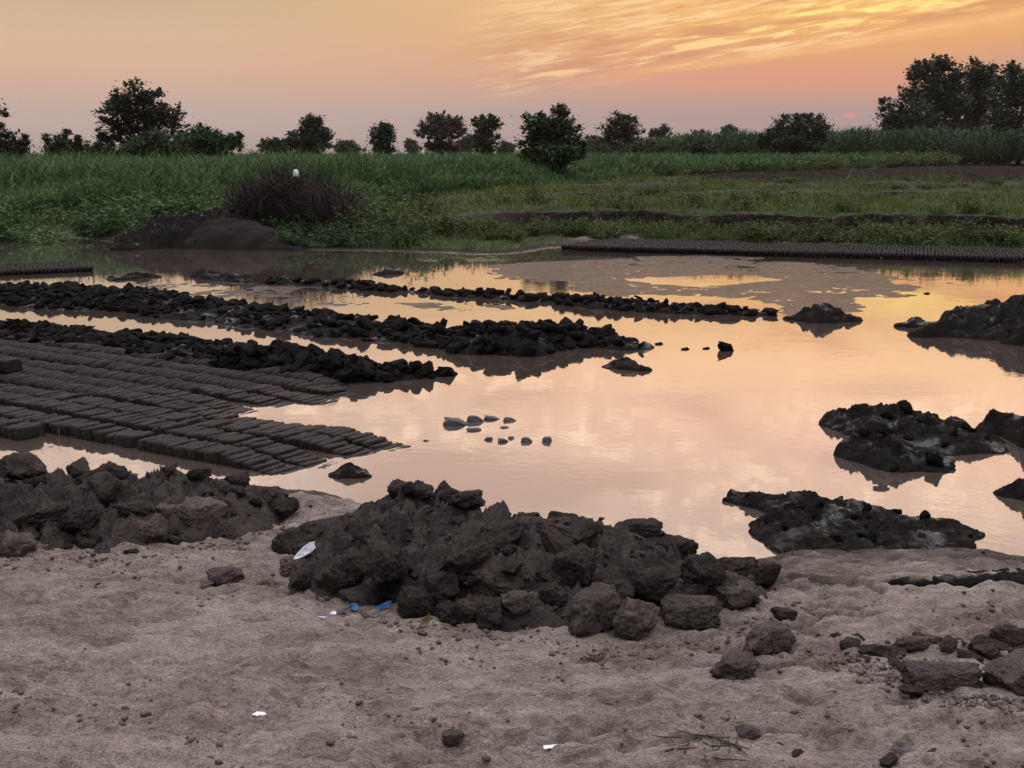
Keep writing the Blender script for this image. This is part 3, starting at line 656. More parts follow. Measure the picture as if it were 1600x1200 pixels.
for q in ((700, 968, 60, 4), (760, 975, 70, 6), (650, 950, 60, 2), (860, 940, 80, 3), (960, 925, 70, 5), (1020, 930, 76, 1), (610, 900, 70, 9), (780, 930, 84, 0), (560, 890, 60, 7), (690, 930, 70, 8), (900, 900, 80, 2), (1100, 900, 64, 4)):
    clod(q[0], q[1], q[2], 'dark angular mud clod lying in the big central heap', 0.8, 0.75, q[0] * 1.3, q[3] % 2 == 0, q[3], group='clods of the big central heap', z=0.12 + max(0, (965 - q[1])) * 0.0018)
# clods on the spit, islets and far mound
scatter(pen, 26, 0.015, 0.04, 'wet mud lump on the spit at right', 'clod', 'mud lumps on the spit', r, 0.01)
scatter(isl1, 16, 0.025, 0.075, 'wet mud lump on the largest ragged islet', 'clod', 'mud lumps on the largest islet', r, 0.02)
scatter(isl2, 7, 0.02, 0.06, 'wet mud lump on the small islet in front of the largest', 'clod', 'mud lumps on the small islet', r, 0.02)
for o in COL.objects:
    if o.get('group') in ('mud lumps on the spit', 'mud lumps on the largest islet', 'mud lumps on the small islet'):
        o.material_slots[0].link = 'OBJECT'; o.material_slots[0].material = M['rubble']
# pale stones in the water
stone_me = []
for k in range(3):
    V, Fc = rock(300 + k, (1.0, 0.8, 0.55), 4, 3.0, 7, 0.13, (0.6, 0.95)); o = mk('stone', V, Fc, M['stone']); stone_me.append(o.data); bpy.data.objects.remove(o)
for q in ((763, 687, 15), (786, 690, 17), (799, 685, 12), (823, 690, 22), (856, 689, 24)):
    p = P(q[0], q[1]); s = q[2] * p[1] / F * 0.5
    inst('stone', stone_me[q[0] % 3], (p[0], p[1], s * 0.15), (0.1, 0.1, q[0]), (s, s * 0.9, s * 0.8), 'pale grey rounded stone in the row breaking the water', 'stone', 'row of pale stones in the water')
for q, lb in (((711, 663, 40), 'dark low lump at the left of the cluster behind the pale stones'), ((742, 658, 34), 'grey flat-topped stone at the back of the stone cluster'), ((740, 672, 24), 'small ragged stone between the dark lump and the pale stones'), ((796, 657, 26), 'thin flat stone at the right back of the stone cluster'), ((788, 668, 14), 'tiny flat stone inside the cluster'), ((666, 689, 10), 'tiny lone stone left of the cluster'), ((768, 655, 26), 'thin sliver of stone joining the back of the cluster')):
    p = P(q[0], q[1]); s = q[2] * p[1] / F * 0.5
    inst('stone', stone_me[q[0] % 3], (p[0], p[1], s * 0.08), (0.1, 0.1, 0.2), (s, s * 0.8, s * (0.75 if q[2] > 30 else 0.5)), lb, 'stone', None)
for q, lb in (((1133, 548, 34), 'crooked mud stub poking out of the bright water'), ((1103, 545, 14), 'small mud bit left of the crooked stub'), ((1070, 546, 16), 'flat mud bit second left of the crooked stub'), ((1029, 538, 16), 'thin floating mud flake off the end of the middle ridge'), ((1448, 459, 12), 'small dark bit at the tip of the far mud flat'), ((1222, 705, 0), '')):
    if not q[2]: continue
    p = P(q[0], q[1]); s = q[2] * p[1] / F * 0.5
    me = clod_me[3]
    o = inst('mud_clod', me, (p[0], p[1], s * (0.3 if q[0] == 1133 else 0.1)), (0.2, 0.5 if q[0] == 1133 else 0, 0.4), (s, s * 0.6, s * (0.9 if q[0] == 1133 else 0.45)), lb, 'clod', None)
    o.material_slots[0].link = 'OBJECT'; o.material_slots[0].material = M['rubble']

# ------------------------------------------------------------------ soil crumbs (uncountable)
r = np.random.default_rng(91)
acc = Acc(); N = 2600
pxs = r.uniform(-150, 1750, N * 3); pys = 800 + 420 * r.random(N * 3) ** 0.9
dens = fbm2(pxs / 110, pys / 45, 7, 4)
keep = (dens + r.normal(0, 0.22, N * 3)) > 0.5
pxs, pys = pxs[keep][:N], pys[keep][:N]
fx = [(430, 880), (540, 950), (640, 975), (780, 992), (900, 1004), (1000, 1004), (1110, 990), (1190, 960), (1250, 930)]; lx = [(0, 885), (120, 862), (240, 858), (350, 838), (440, 806)]; rx_ = [(1290, 1010), (1400, 1050), (1500, 1090), (1600, 1095)]
for pl_, nn in ((fx, 700), (lx, 450), (rx_, 900)):
    q = r.uniform(0, len(pl_) - 1, nn); a_ = np.array(pl_, float); k_ = np.arange(len(pl_))
    pxs = np.concatenate([pxs, np.interp(q, k_, a_[:, 0]) + r.normal(0, 16, nn)]); pys = np.concatenate([pys, np.interp(q, k_, a_[:, 1]) + 4 + np.abs(r.normal(0, 14, nn))])
pts = np.array([P(a, c, 0.105) for a, c in zip(pxs, pys)])
inl = near_shore(pts[:, 0] / pts[:, 1]) - pts[:, 1] > 0.12
pts = pts[inl]; pts[:, 2] = gza(pts[:, 0], pts[:, 1])
base = [rock(600 + k, (1, 0.8, 0.6), 1, 2.6, 3, 0.2)[0] for k in range(8)]; fc = ICO[1][1]
for i in range(len(pts)):
    s = 0.0024 * (1 + 5.0 * r.random() ** 5)
    R = rotm((r.uniform(-.4, .4), r.uniform(-.4, .4), r.uniform(0, 6.28)))
    acc.add(base[i % 8] @ R.T * s + pts[i] + [0, 0, s * 0.25], fc)
o = acc.build('soil_crumbs', M['crumb']); tag(o, 'loose crumbs of soil strewn over the foreground sand', 'soil crumbs', kind='stuff')

# crumbs and small lumps lodged between the clods of the two heaps
r = np.random.default_rng(93); acc = Acc()
lum = [rock(640 + k, (1, 0.8, 0.6), 2, 3.4, 8, 0.3, (0.4, 0.9))[0] for k in range(8)]; fc2 = ICO[2][1]
for md, n_ in ((main, 1500), (left, 1100)):
    x0, x1, y0, y1 = md['box']
    x = r.uniform(x0, x1, n_ * 6); y = r.uniform(y0, y1, n_ * 6); z, v = md['hz'](x, y)
    k_ = (v > -0.03) & (np.abs(x / y) < 0.5); x, y, z = x[k_][:n_], y[k_][:n_], z[k_][:n_]
    z = np.maximum(z, gza(x, y))
    for i in range(len(x)):
        q = 0.004 * (1 + 3.2 * r.random() ** 4)
        acc.add(lum[i % 8] @ rotm((r.uniform(-.6, .6), r.uniform(-.6, .6), r.uniform(0, 6.28))).T * q + [x[i], y[i], z[i] + q * 0.1], fc2)
tag(acc.build('clay_crumbs', M['pile']), 'crumbled clay lodged between the clods of the two foreground heaps', 'clay crumbs', kind='stuff')

# ------------------------------------------------------------------ mud bricks: the drying bed at left
brick_me = []
for k in range(7):
    V, Fc = rock(700 + k, (0.115, 0.0262, 0.0575), 4, 20.0, 2, 0.06, (1.15, 1.4)); o = mk('mud_brick', V, Fc, M['brick']); brick_me.append(o.data); bpy.data.objects.remove(o)
brick_lo = [rock(720 + k, (0.115, 0.0262, 0.0575), 2, 20.0, 0, 0.05) for k in range(5)]
brick_xlo = [rock(740 + k, (0.122, 0.031, 0.0575), 1, 12.0, 0, 0.03) for k in range(4)]
A0, A1 = P(80, 656, 0.05)[:2], P(465, 727, 0.05)[:2]       # nearest row, west to east
U = (A1 - A0) / np.linalg.norm(A1 - A0); Nn = np.array([-U[1], U[0]])
if Nn[1] < 0: Nn = -Nn
ends = [(468, 729), (508, 720), (560, 711), (606, 702), (560, 676), (596, 664), (545, 650), (510, 632), (480, 616), (440, 606)]
hz_flood = P(470, 640)[:2]
r = np.random.default_rng(5)
bricks = []
rowsp = 0.272
for k, (ex, ey) in enumerate(ends):
    e = P(ex, ey, 0.03)[:2]; L = (e - A0) @ U + 0.14
    s = L
    wig = r.uniform(0, 6)
    while True:
        s -= 0.061 * r.uniform(0.95, 1.05)
        c = A0 + U * s + Nn * (k * rowsp + 0.025 * math.sin(s * 0.9 + wig) + r.normal(0, 0.006))
        px, py = to_px(c[0], c[1], 0.05)
        if px < -260 or s < -6: break
        if k == 0 and False: pass
        fl = 0.10 * math.exp(-(((px - 490) / 170) ** 2 + ((py - 636) / 26) ** 2)) + 0.085 * math.exp(-((s - L) / 0.42) ** 2)
        if r.random() < 0.012: continue
        bricks.append((c[0], c[1], -0.0575 + 0.070 - fl + r.normal(0, 0.004), math.atan2(Nn[1], Nn[0]) + r.normal(0, 0.022), r.normal(0, 0.03), px, py))
# the short extra row in the left corner
e = P(76, 672, 0.03)[:2]; L = (e - A0) @ U
s = L - 0.02; off = (e - A0) @ Nn - 0.30
for q in range(100):
    c = A0 + U * (s - q * 0.061) + Nn * (-rowsp)
    px, py = to_px(c[0], c[1], 0.05)
    if px > -260: bricks.append((c[0], c[1], 0.02 + r.normal(0, 0.004), math.atan2(Nn[1], Nn[0]) + r.normal(0, 0.05), r.normal(0, 0.05), px, py))
bricks.sort(key=lambda q: (not (0 < q[5] < 1600), math.hypot(q[0], q[1])))
acc = Acc()
for i, q in enumerate(bricks):
    if i < 300:
        inst('mud_brick', brick_me[i % 7], q[:3], (q[4], r.normal(0, 0.025), q[3]), (r.uniform(0.84, 0.90), r.uniform(1.06, 1.16), r.uniform(0.96, 1.04)), 'grey mud brick on edge in the rows of the drying bed at left', 'mud brick', 'bricks of the drying bed')
    else:
        V, Fc = brick_lo[i % 5]
        acc.add(V * np.array([r.uniform(0.84, 0.90), r.uniform(1.06, 1.16), 1]) @ rotm((q[4], r.normal(0, 0.025), q[3])).T + np.array(q[:3]), Fc)
tag(acc.build('mud_bricks', M['brickstuff']), 'farther rows of mud bricks at the back of the drying bed', 'mud bricks', kind='stuff')
# pair of bricks standing on the bed at the left frame edge
for px_, lb in ((4, 'dark brick standing on the bed cut by the left frame edge'), (19, 'dark brick standing on the bed just right of the one at the frame edge')):
    p = P(px_, 580, 0.08)
    inst('mud_brick', brick_me[2], (p[0], p[1], 0.125), (0, 0, 1.2), (0.8, 1.0, 0.9), lb, 'mud brick', None)
# silt between the bricks
bedV = [A0 - U * 6 - Nn * 0.42, A0 + U * ((P(466, 731)[:2] - A0) @ U) - Nn * 0.05, P(600, 700)[:2], P(560, 652)[:2], P(470, 615)[:2], A0 + U * 3.0 + Nn * 4.6, A0 - U * 6 + Nn * 4.6]

# far beds, a few pixels per brick
def far_bed(front, depth, n_rows, label, skew, z):
    a, c = P(*front[0], z)[:2], P(*front[1], z)[:2]
    L = np.linalg.norm(c - a); u = (c - a) / L; n = np.array([-u[1], u[0]]); n = n if n[1] > 0 else -n
    acc = Acc(); r = np.random.default_rng(int(L * 100))
    for k in range(n_rows):
        for j in range(int(L / 0.062)):
            p = a + u * (j * 0.062 + skew * k + r.normal(0, 0.006)) + n * (k * 0.285 + 0.11 + 0.02 * math.sin(j * 0.08 + k))
            V, Fc = brick_xlo[(j + k) % 4]
            acc.add(V * r.uniform(0.92, 1.06, 3) @ rotm((r.normal(0, 0.05), 0, math.atan2(n[1], n[0]) + r.normal(0, 0.06))).T + [p[0], p[1], z + 0.035 + r.normal(0, 0.003)], Fc)
    tag(acc.build('mud_bricks', M['brickstuff']), label, 'mud bricks', kind='stuff')
far_bed([(878, 389.5), (1690, 411)], 2.6, 8, 'long low bed of mud bricks drying along the far shore at right', 0.05, 0.03)
far_bed([(-120, 437), (152, 424)], 1.4, 5, 'small bed of mud bricks in the water at the far left', 0.0, 0.0)

# ------------------------------------------------------------------ slumped bricks on the three ridges
r = np.random.default_rng(15)
rub = []
for md, n, nm in ((ridgeA, 2600, 'A'), (ridgeB, 1700, 'B'), (ridgeC, 520, 'C')):
    x0, x1, y0, y1 = md['box']; c = 0; tries = 0
    while c < n and tries < n * 200:
        tries += 1
        x, y = r.uniform(x0, x1), r.uniform(y0, y1); z, v = md['hz'](x, y)
        if v < 0.012: continue
        if noise2(np.array([x * 1.1]), np.array([y * 1.1]), 77)[0] < -0.15 and r.random() < 0.72: continue
        px, py = to_px(x, y, z)
        if px < -40 or px > 1640: continue
        rub.append((x, y, float(z) + r.uniform(-0.015, 0.03), nm)); c += 1
rub.sort(key=lambda q: math.hypot(q[0], q[1]))
acc = Acc()
LBL = {'A': ('broken mud brick tumbled on the middle long ridge', 'broken bricks of the middle ridge'), 'B': ('broken mud brick tumbled on the near ridge behind the brick bed', 'broken bricks of the near ridge'), 'C': ('broken mud brick tumbled on the far thin ridge', 'broken bricks of the far ridge')}
rub_me = []
for k in range(8):
    V, Fc = rock(760 + k, (0.115, 0.058, 0.040), 3, 30.0, 6, 0.05, (0.75, 1.2)); o = mk('broken_brick', V, Fc, M['rubble'], smooth=False); rub_me.append(o.data); bpy.data.objects.remove(o)
rub_lo = [rock(780 + k, (0.115, 0.058, 0.040), 2, 30.0, 5, 0.05, (0.75, 1.2)) for k in range(6)]
for i, q in enumerate(rub):
    rt = (r.normal(0, 0.45), r.normal(0, 0.4), r.uniform(0, 6.28)); qs = 0.34 + 0.8 * r.random() ** 2.6; sc = (qs * r.uniform(0.6, 0.95), qs * r.uniform(0.7, 1.1), qs * r.uniform(0.6, 1.1))
    if i < 300:
        inst('broken_brick', rub_me[i % 8], q[:3], rt, sc, *((LBL[q[3]][0], 'broken brick', LBL[q[3]][1])))
    else:
        V, Fc = rub_lo[i % 6]; acc.add((V * np.array(sc)) @ rotm(rt).T + np.array(q[:3]), Fc)
tag(acc.build('brick_rubble', M['rubblestuff'], smooth=False), 'mass of farther slumped mud bricks along the ridges in the pond', 'brick rubble', kind='stuff')

# ------------------------------------------------------------------ crops
def cane_field():
    r = rng; acc = Acc()
    # front belt: whole plants
    t = r.uniform(-0.56, 0.56, 13000); d = r.random(13000) ** 1.15 * 7.5
    y = cane_front(t) + d + 0.5 * fbm2(t * 60, t * 0 + 3, 5, 3); x = t * y
    k = r.random(13000) < np.clip(1.15 - y / 160, 0.25, 1); x, y, t, d = x[k], y[k], t[k], d[k]
    ramp_h = 0.42 + 0.58 * sstep(0.0, 4.5, d + 1.2 * fbm2(x * 0.5, y * 0.5, 25, 3)) if True else 1
    # field behind: tops only
    n2 = 15000; t2 = r.uniform(-0.56, 0.56, n2); y2 = cane_front(t2) + 6 + (r.random(n2) ** 1.5) * 110; x2 = t2 * y2
    for (x, y, nb, full) in ((x, y, 11, True), (x2, y2, 6, False)):
        n = len(x)
        z0 = gza(x, y)
        h = (1.74 - z0) * (1 + 0.13 * fbm2(x * 0.25, y * 0.25, 9, 3)) * r.uniform(0.84, 1.06, n)
        h = h + 0.10 * sstep(60, 120, y)
        if full: h = h * np.where(y < 62, ramp_h, np.maximum(ramp_h, 0.8))
        big = np.clip(y / 45, 0.9, 3.5)
        for b_ in range(nb):
            fr = r.uniform(0.08 if full else 0.55, 0.86, n)
            base = np.stack([x + r.normal(0, 0.06, n), y + r.normal(0, 0.06, n), z0 + h * fr * 0.78], 1)
            ln = h * r.uniform(0.34, 0.66, n) * (1.2 - 0.35 * fr)
            up = r.uniform(0.9, 1.5, n); be = r.uniform(0.4, 2.3, n)
            V, Fc = blades(base, r.uniform(0, 2 * PI, n), ln, 0.034 * big * r.uniform(0.6, 1.5, n), up, be, 3)
            acc.add(V, Fc)
        if full:
            V, Fc = blades(np.stack([x, y, z0], 1), r.uniform(0, 6.28, n), h * 0.85, 0.03 * np.clip(big, 1, 1.6), np.full(n, 1.5), r.uniform(0, 0.12, n), 2)
            acc.add(V, Fc)
    o = acc.build('sugarcane_field', M['cane'], smooth=False)
    tag(o, 'dense green field of young cane filling the background behind the pond', 'crop field', kind='stuff')
cane_field()
def tall_cane():
    r = np.random.default_rng(8); acc = Acc()
    n = 5200; px = 905 + 830 * r.random(n); D = 128 + 30 * r.random(n)
    x = (px - 800) / F * D; y = D
    edge = np.interp(px, [905, 950, 1050, 1100, 1200, 1300, 1420, 1600, 1735], [225, 222, 213, 207, 208, 206, 202, 205, 205])
    top = CAMZ + (240 - edge) / F * 140 * (1 + 0.05 * fbm2(px / 30, px * 0, 4, 3))
    for b_ in range(7):
        base = np.stack([x + r.normal(0, .2, n), y, 0.3 + (top - 0.3) * r.uniform(0.2, 0.83, n)], 1)
        V, Fc = blades(base, r.uniform(0, 6.28, n), top * r.uniform(0.22, 0.36, n), np.full(n, 0.16), r.uniform(0.9, 1.5, n), r.uniform(0.4, 2.2, n), 2)
        acc.add(V, Fc)
    tag(acc.build('tall_cane_field', M['tallcane'], smooth=False), 'taller dark cane standing in a strip behind the green field at right', 'crop field', kind='stuff')
tall_cane()

# grass and ground weeds on the banks
def grass():
    r = np.random.default_rng(9); acc = Acc()
    n = 60000
    t = r.uniform(-0.52, 0.52, n); y = 21 + 34 * r.random(n) ** 1.3; x = t * y
    z, g, p = terrain(x.copy(), y.copy())
    clump = fbm2(x * 0.7, y * 0.7, 55, 4)
    k = (g * (0.75 + 0.8 * clump) > r.random(n) * 0.9) & (y < cane_front(t) + 0.6) & (z > 0.02)
    x, y, z, clump = x[k], y[k], z[k], clump[k]; n = len(x)
    h = (0.10 + 0.10 * r.random(n) + 0.16 * np.clip(clump, 0, 1)) * np.clip(y / 26, 0.8, 1.6)
    for q in range(2):
        V, Fc = blades(np.stack([x + r.normal(0, .04, n), y + r.normal(0, .04, n), z - 0.01], 1), r.uniform(0, 6.28, n), h * r.uniform(0.7, 1.3, n), 0.013 * np.clip(y / 24, 1, 2) * r.uniform(0.7, 1.4, n), r.uniform(0.8, 1.5, n), r.uniform(0.2, 1.6, n), 2)
        acc.add(V, Fc)
    tag(acc.build('grass', M['grass'], smooth=False), 'rough grass on the far bank and the low bunds', 'grass', kind='stuff')
grass()

# weed bushes along the bank
weed_me = []
for k in range(6):
    r = np.random.default_rng(900 + k); acc = Acc()
    nst = 34
    for j in range(nst):
        a = r.uniform(0, 6.28); ln = r.uniform(0.35, 0.75); lean = r.uniform(0.15, 0.95)
        tip = np.array([math.cos(a) * ln * math.sin(lean), math.sin(a) * ln * math.sin(lean), ln * math.cos(lean)])
        b0 = np.array([r.normal(0, 0.10), r.normal(0, 0.10), 0])
        tt = r.uniform(0.15, 1.0, 26)[:, None]
        c = b0 + tip * tt + r.normal(0, 0.035, (26, 3))
        V, Fc = leaf_quads(c, 0.042, r); acc.add(V, Fc)
    o = acc.build('weed_bush', M['weed'], smooth=False); weed_me.append(o.data); bpy.data.objects.remove(o)
r = np.random.default_rng(33)
for i in range(150):
    px = r.uniform(560, 1660); t = (px - 800) / F / CT
    y = bank_foot(np.array([t]))[0] + r.choice([r.uniform(0.2, 1.3), r.uniform(0.2, 1.5), r.uniform(0.2, 1.0), r.uniform(2.5, 6)])
    x = (px - 800) / F * y
    s = r.uniform(0.45, 1.0) * (0.8 if px > 700 else 1.2)
    inst('weed_bush', weed_me[i % 6], (x, y, gz(x, y) - 0.03), (0, 0, r.uniform(0, 6.28)), (s * 1.25, s * 1.25, s * r.uniform(0.6, 1.0)), 'leafy green weed clump on the far bank right of the brush heap', 'weed', 'weeds along the far bank')
for i in range(48):
    px = r.uniform(-60, 600); t = (px - 800) / F / CT
    y = cane_front(np.array([t]))[0] - r.uniform(-0.4, 4.5); x = t * y
    if 330 < px < 560: y += 0.6
    s = r.uniform(0.6, 1.5)
    o = inst('weed_bush', weed_me[i % 6], (x, y, gz(x, y) - 0.03), (0, 0, r.uniform(0, 6.28)), (s * 1.3, s * 1.3, s * r.uniform(0.6, 1.0)), 'leafy green weed clump at the foot of the cane at left', 'weed', 'weeds at the foot of the cane')
    o.material_slots[0].link = 'OBJECT'; o.material_slots[0].material = M['cane']

for i in range(26):
    px = r.uniform(420, 640); y = r.uniform(23.8, 26.3); x = (px - 800) / F * y
    s = r.uniform(0.5, 1.0)
    o = inst('weed_bush', weed_me[i % 6], (x, y, gz(x, y) - 0.03), (0, 0, r.uniform(0, 6.28)), (s * 1.3, s * 1.3, s * r.uniform(0.6, 1.05)), 'dark weed clump round the foot of the brush heap', 'weed', 'weeds round the brush heap')
    o.material_slots[0].link = 'OBJECT'; o.material_slots[0].material = M['treegreen']
for i in range(40):
    px = r.uniform(960, 1660); y = r.choice([r.uniform(33, 36), r.uniform(39, 43)]) + (px - 1300) / 300 * 0.5; x = (px - 800) / F * y
    s = r.uniform(0.35, 0.8)
    inst('weed_bush', weed_me[i % 6], (x, y, gz(x, y) - 0.03), (0, 0, r.uniform(0, 6.28)), (s * 1.8, s * 1.2, s * 0.6), 'low weed clump on the earth bunds across the right fields', 'weed', 'weeds on the bunds')
for i in range(30):
    px = r.uniform(900, 1640); t = (px - 800) / F / CT
    y = cane_front(np.array([t]))[0] - r.uniform(0, 2.0); x = t * y
    s = r.uniform(0.7, 1.3) * y / 60
    inst('weed_bush', weed_me[i % 6], (x, y, gz(x, y) - 0.03), (0, 0, r.uniform(0, 6.28)), (s * 1.5, s * 1.5, s * 0.9), 'dark weed clump along the edge of the green field at right', 'weed', 'weeds along the far field edge')

# ------------------------------------------------------------------ brush heap
def brush():
    r = np.random.default_rng(61); acc = Acc()
    c0 = P(462, 366, 0.1); cx, cy = c0[0], 26.6
    n = 9000
    a = r.uniform(0, 6.28, n); q = np.sqrt(r.random(n))
    ex = np.interp(np.cos(a), [-1, 1], [1.35, 2.1])
    x = cx + np.cos(a) * q * ex; y = cy + np.sin(a) * q * 1.1
    wv = 1 + 0.22 * fbm2(x * 1.4, y * 1.4, 66, 3)
    hmax = 1.28 * wv * np.clip(1 - ((x - cx + 0.12) / 1.65) ** 2, 0, 1) ** 0.8 * np.clip(1 - ((y - cy) / 1.25) ** 2, 0, 1) ** 0.5
    z = 0.1 + hmax * r.random(n) ** 0.45
    V, Fc = blades(np.stack([x, y, z], 1), r.uniform(0, 6.28, n), r.uniform(0.15, 0.75, n), r.uniform(0.005, 0.018, n), r.uniform(-0.7, 1.1, n), r.uniform(-0.6, 0.8, n), 2)
    acc.add(V, Fc)
    o = acc.build('brush_pile', M['twig'], smooth=False)
    tag(o, 'tall tangled heap of reddish dry brushwood in front of the cane', 'brush pile')
    # dark core so that the heap is not see-through
    V, Fc = rock(66, (1.45, 0.9, 1.0), 4, 2.2, 2, 0.12); V[:, 2] = np.maximum(V[:, 2], -0.05)
    mk('packed_core', V + [cx + 0.1, cy + 0.25, 0.0], Fc, M['twig'], o)
    n = 700; a = r.uniform(0, 6.28, n)
brush()
V, Fc = rock(67, (0.06, 0.06, 0.085), 3, 4, 1, 0.04); V[:, :2] *= (1.0 - 0.28 * (V[:, 2:3] / 0.085))
p = PD(462, 271, 26.4)
o = mk('white_pot', V, Fc, M['white']); o.location = p; tag(o, 'small upturned white pot on a stick atop the brush heap', 'pot')
V, Fc = tube([[0, 0, -0.55], [0.01, 0, -0.06]], [0.012, 0.01]); st = mk('stick', V, Fc, M['bark'], o)
# pump post
p = P(931, 364, 0.12)
e = empty('standpipe', (p[0], p[1], gz(p[0], p[1]))); tag(e, 'thin dark pipe post with a short side arm by the far brick bed', 'standpipe')
V, Fc = tube([[0, 0, -0.05], [0.01, 0, 0.3], [0, 0, 0.60], [0, 0, 0.66]], [0.028, 0.026, 0.026, 0.034], 8); mk('post', V, Fc, M['iron'], e)
V, Fc = tube([[0, 0, 0.55], [-0.06, 0, 0.555], [-0.13, 0, 0.55]], [0.012, 0.012, 0.012]); mk('side_arm', V, Fc, M['iron'], e)
V, Fc = rock(68, (0.16, 0.14, 0.09), 3, 5, 3, 0.1); V += [-0.06, 0, 0.08]; mk('base_block', V, Fc, M['wetmud'], e)
V, Fc = tube([[-0.12, 0, 0.22], [-0.04, 0, 0.2], [0.02, 0, 0.14]], [0.03, 0.045, 0.03]); mk('valve', V, Fc, M['twig'], e)

# ------------------------------------------------------------------ trees
def tree(label, D, base_px, lobes, leaf, n, mat='tree', tr=0.12, seed=1, name='tree', cat='tree', flat=0.3, spiky=0.5, clumps=None, group=None, elong=1.9, base_z=0.2, skirt=True):
    r = np.random.default_rng(seed); leaf = leaf * 0.8; n = int(n * 2.1); clumps = int((clumps or 60) * 1.5)
    sc = D / F
    b0 = PD(base_px, 240, D); b0[2] = base_z
    e = empty(name, b0); tag(e, label, cat, group)
    acc = Acc(); tacc = Acc()
    if skirt:
        wl = min(l[0] - l[2] * 0.7 for l in lobes); wr = max(l[0] + l[2] * 0.7 for l in lobes); wm = (wl + wr) / 2; hw = (wr - wl) / 2
        lobes = lobes + [(wm - 0.35 * hw, 234, 0.45 * hw, 10), (wm + 0.3 * hw, 235, 0.5 * hw, 10), (wm, 229, 0.35 * hw, 12)]
    area = sum(l[2] * l[3] for l in lobes)
    cen = [PD(l[0], l[1], D) for l in lobes]
    big = cen[int(np.argmax([l[2] * l[3] for l in lobes]))]
    top = np.array([b0[0] * 0.6 + big[0] * 0.4, D, min(big[2], b0[2] + (big[2] - b0[2]) * 0.7)])
    V, Fc = tube([b0 - b0, (b0 * .6 + top * .4) - b0 + [0.15 * tr, 0, 0], top - b0], [tr, tr * 0.8, tr * 0.6]); tacc.add(V, Fc)
    for l, c in zip(lobes, cen):
        c = c + [0, r.uniform(-0.5, 0.5) * l[2] * sc, 0]
        rx, rz = l[2] * sc, l[3] * sc; ry = rx * 0.85
        mid = (top + c) / 2 + [0, 0, -0.12 * rz]
        V, Fc = tube([top - b0 - [0, 0, 0.3 * tr], mid - b0, c + [0, 0, 0.2 * rz] - b0], [tr * 0.5, tr * 0.32, tr * 0.12], 5); tacc.add(V, Fc)
        k = max(5, int((clumps or 60) * l[2] * l[3] / area))
        u = r.normal(size=(k, 3)); u /= np.linalg.norm(u, axis=1)[:, None]
        rad = np.minimum(r.random(k) ** 0.42 * (1 + 0.12 * r.normal(size=k)), 1.04)
        cc = u * rad[:, None] * [rx, ry, rz]
        m_ = max(4, int(n / (clumps or 60)))
        for j in range(k):
            pc = c + cc[j]
            if j % 3 == 0:
                V, Fc = tube([c - b0 + cc[j] * 0.1, c - b0 + cc[j] * 0.6 + [0, 0, -0.04 * rz], pc - b0], [tr * 0.14, tr * 0.1, tr * 0.05], 4); tacc.add(V, Fc)
            sig = 0.17 * min(rx, rz) * r.uniform(0.6, 1.4) + leaf * 0.4
            g = r.normal(0, 1, (m_, 3)) * [sig * 1.25, sig * 1.25, sig * 0.75]
            if spiky > 0 and rad[j] > 0.6:          # twigs that reach out of the outline
                d = u[j] * np.array([1, 1, 1.0]); d[2] += 0.25; 
                tt = r.random(m_)[:, None] ** 0.8
                sp = d * tt * spiky * 0.42 * min(rx, rz) + r.normal(0, leaf * 0.35, (m_, 3))
                ms = r.random(m_) < 0.5
                g[ms] = sp[ms]
            V, Fc = leaf_quads(pc + g - b0, leaf, r, flat, elong); acc.add(V, Fc)
    acc.build('crown', M[mat], e, smooth=False); tacc.build('trunk', M['bark'], e)
    return e
# left group
tree('broad open-crowned tree, tallest of the left skyline', 75, 225, [(215, 150, 36, 20), (190, 170, 30, 22), (180, 200, 26, 18), (232, 175, 36, 26), (262, 190, 26, 26), (215, 205, 42, 26), (165, 215, 14, 12), (245, 145, 12, 8)], 0.16, 7000, 'tree', 0.2, 3, flat=0.9, spiky=0.7, clumps=210)
tree('round green bush low in front of the tallest left tree', 66, 240, [(240, 225, 46, 20), (215, 232, 26, 14), (265, 235, 34, 14)], 0.13, 3800, 'treegreen', 0.1, 4, name='bush', cat='bush', flat=0.4, spiky=0.4, clumps=110)
tree('dense bushy tree right of the tallest left tree', 72, 325, [(318, 215, 36, 20), (345, 220, 24, 14), (295, 225, 26, 18), (362, 232, 16, 12), (372, 214, 6, 7)], 0.14, 4200, 'treegreen', 0.12, 5, flat=0.4, clumps=120)
tree('low rounded bush with bare sprigs on top at far left', 70, 93, [(95, 230, 32, 18), (70, 214, 8, 8), (100, 210, 7, 10), (122, 218, 8, 7), (110, 235, 24, 12)], 0.12, 3000, 'tree', 0.08, 6, name='bush', cat='bush', clumps=90)
tree('small hazy bush between the sprigged bush and the tallest left tree', 90, 150, [(150, 234, 24, 13), (165, 238, 18, 9)], 0.15, 1500, 'tree', 0.08, 7, name='bush', cat='bush', clumps=50)
tree('bush at the left frame edge under the overhanging branch', 62, 18, [(12, 228, 30, 20), (38, 236, 16, 12), (40, 216, 5, 8), (8, 208, 8, 6), (-30, 225, 30, 24)], 0.12, 3000, 'tree', 0.08, 8, name='bush', cat='bush', clumps=90)
tree('leafy tree mostly outside the left frame edge with one branch showing', 60, -70, [(-60, 180, 50, 40), (-5, 178, 18, 8), (-6, 196, 14, 6), (-70, 220, 40, 26)], 0.13, 4000, 'tree', 0.18, 9, flat=0.9, spiky=0.7, clumps=110)
tree('tall rounded dark tree left of centre on the skyline', 130, 487, [(490, 200, 24, 18), (480, 215, 28, 16), (502, 218, 15, 18), (490, 190, 16, 9), (465, 222, 16, 14)], 0.26, 3600, 'tree', 0.25, 10, clumps=110, spiky=0.25)
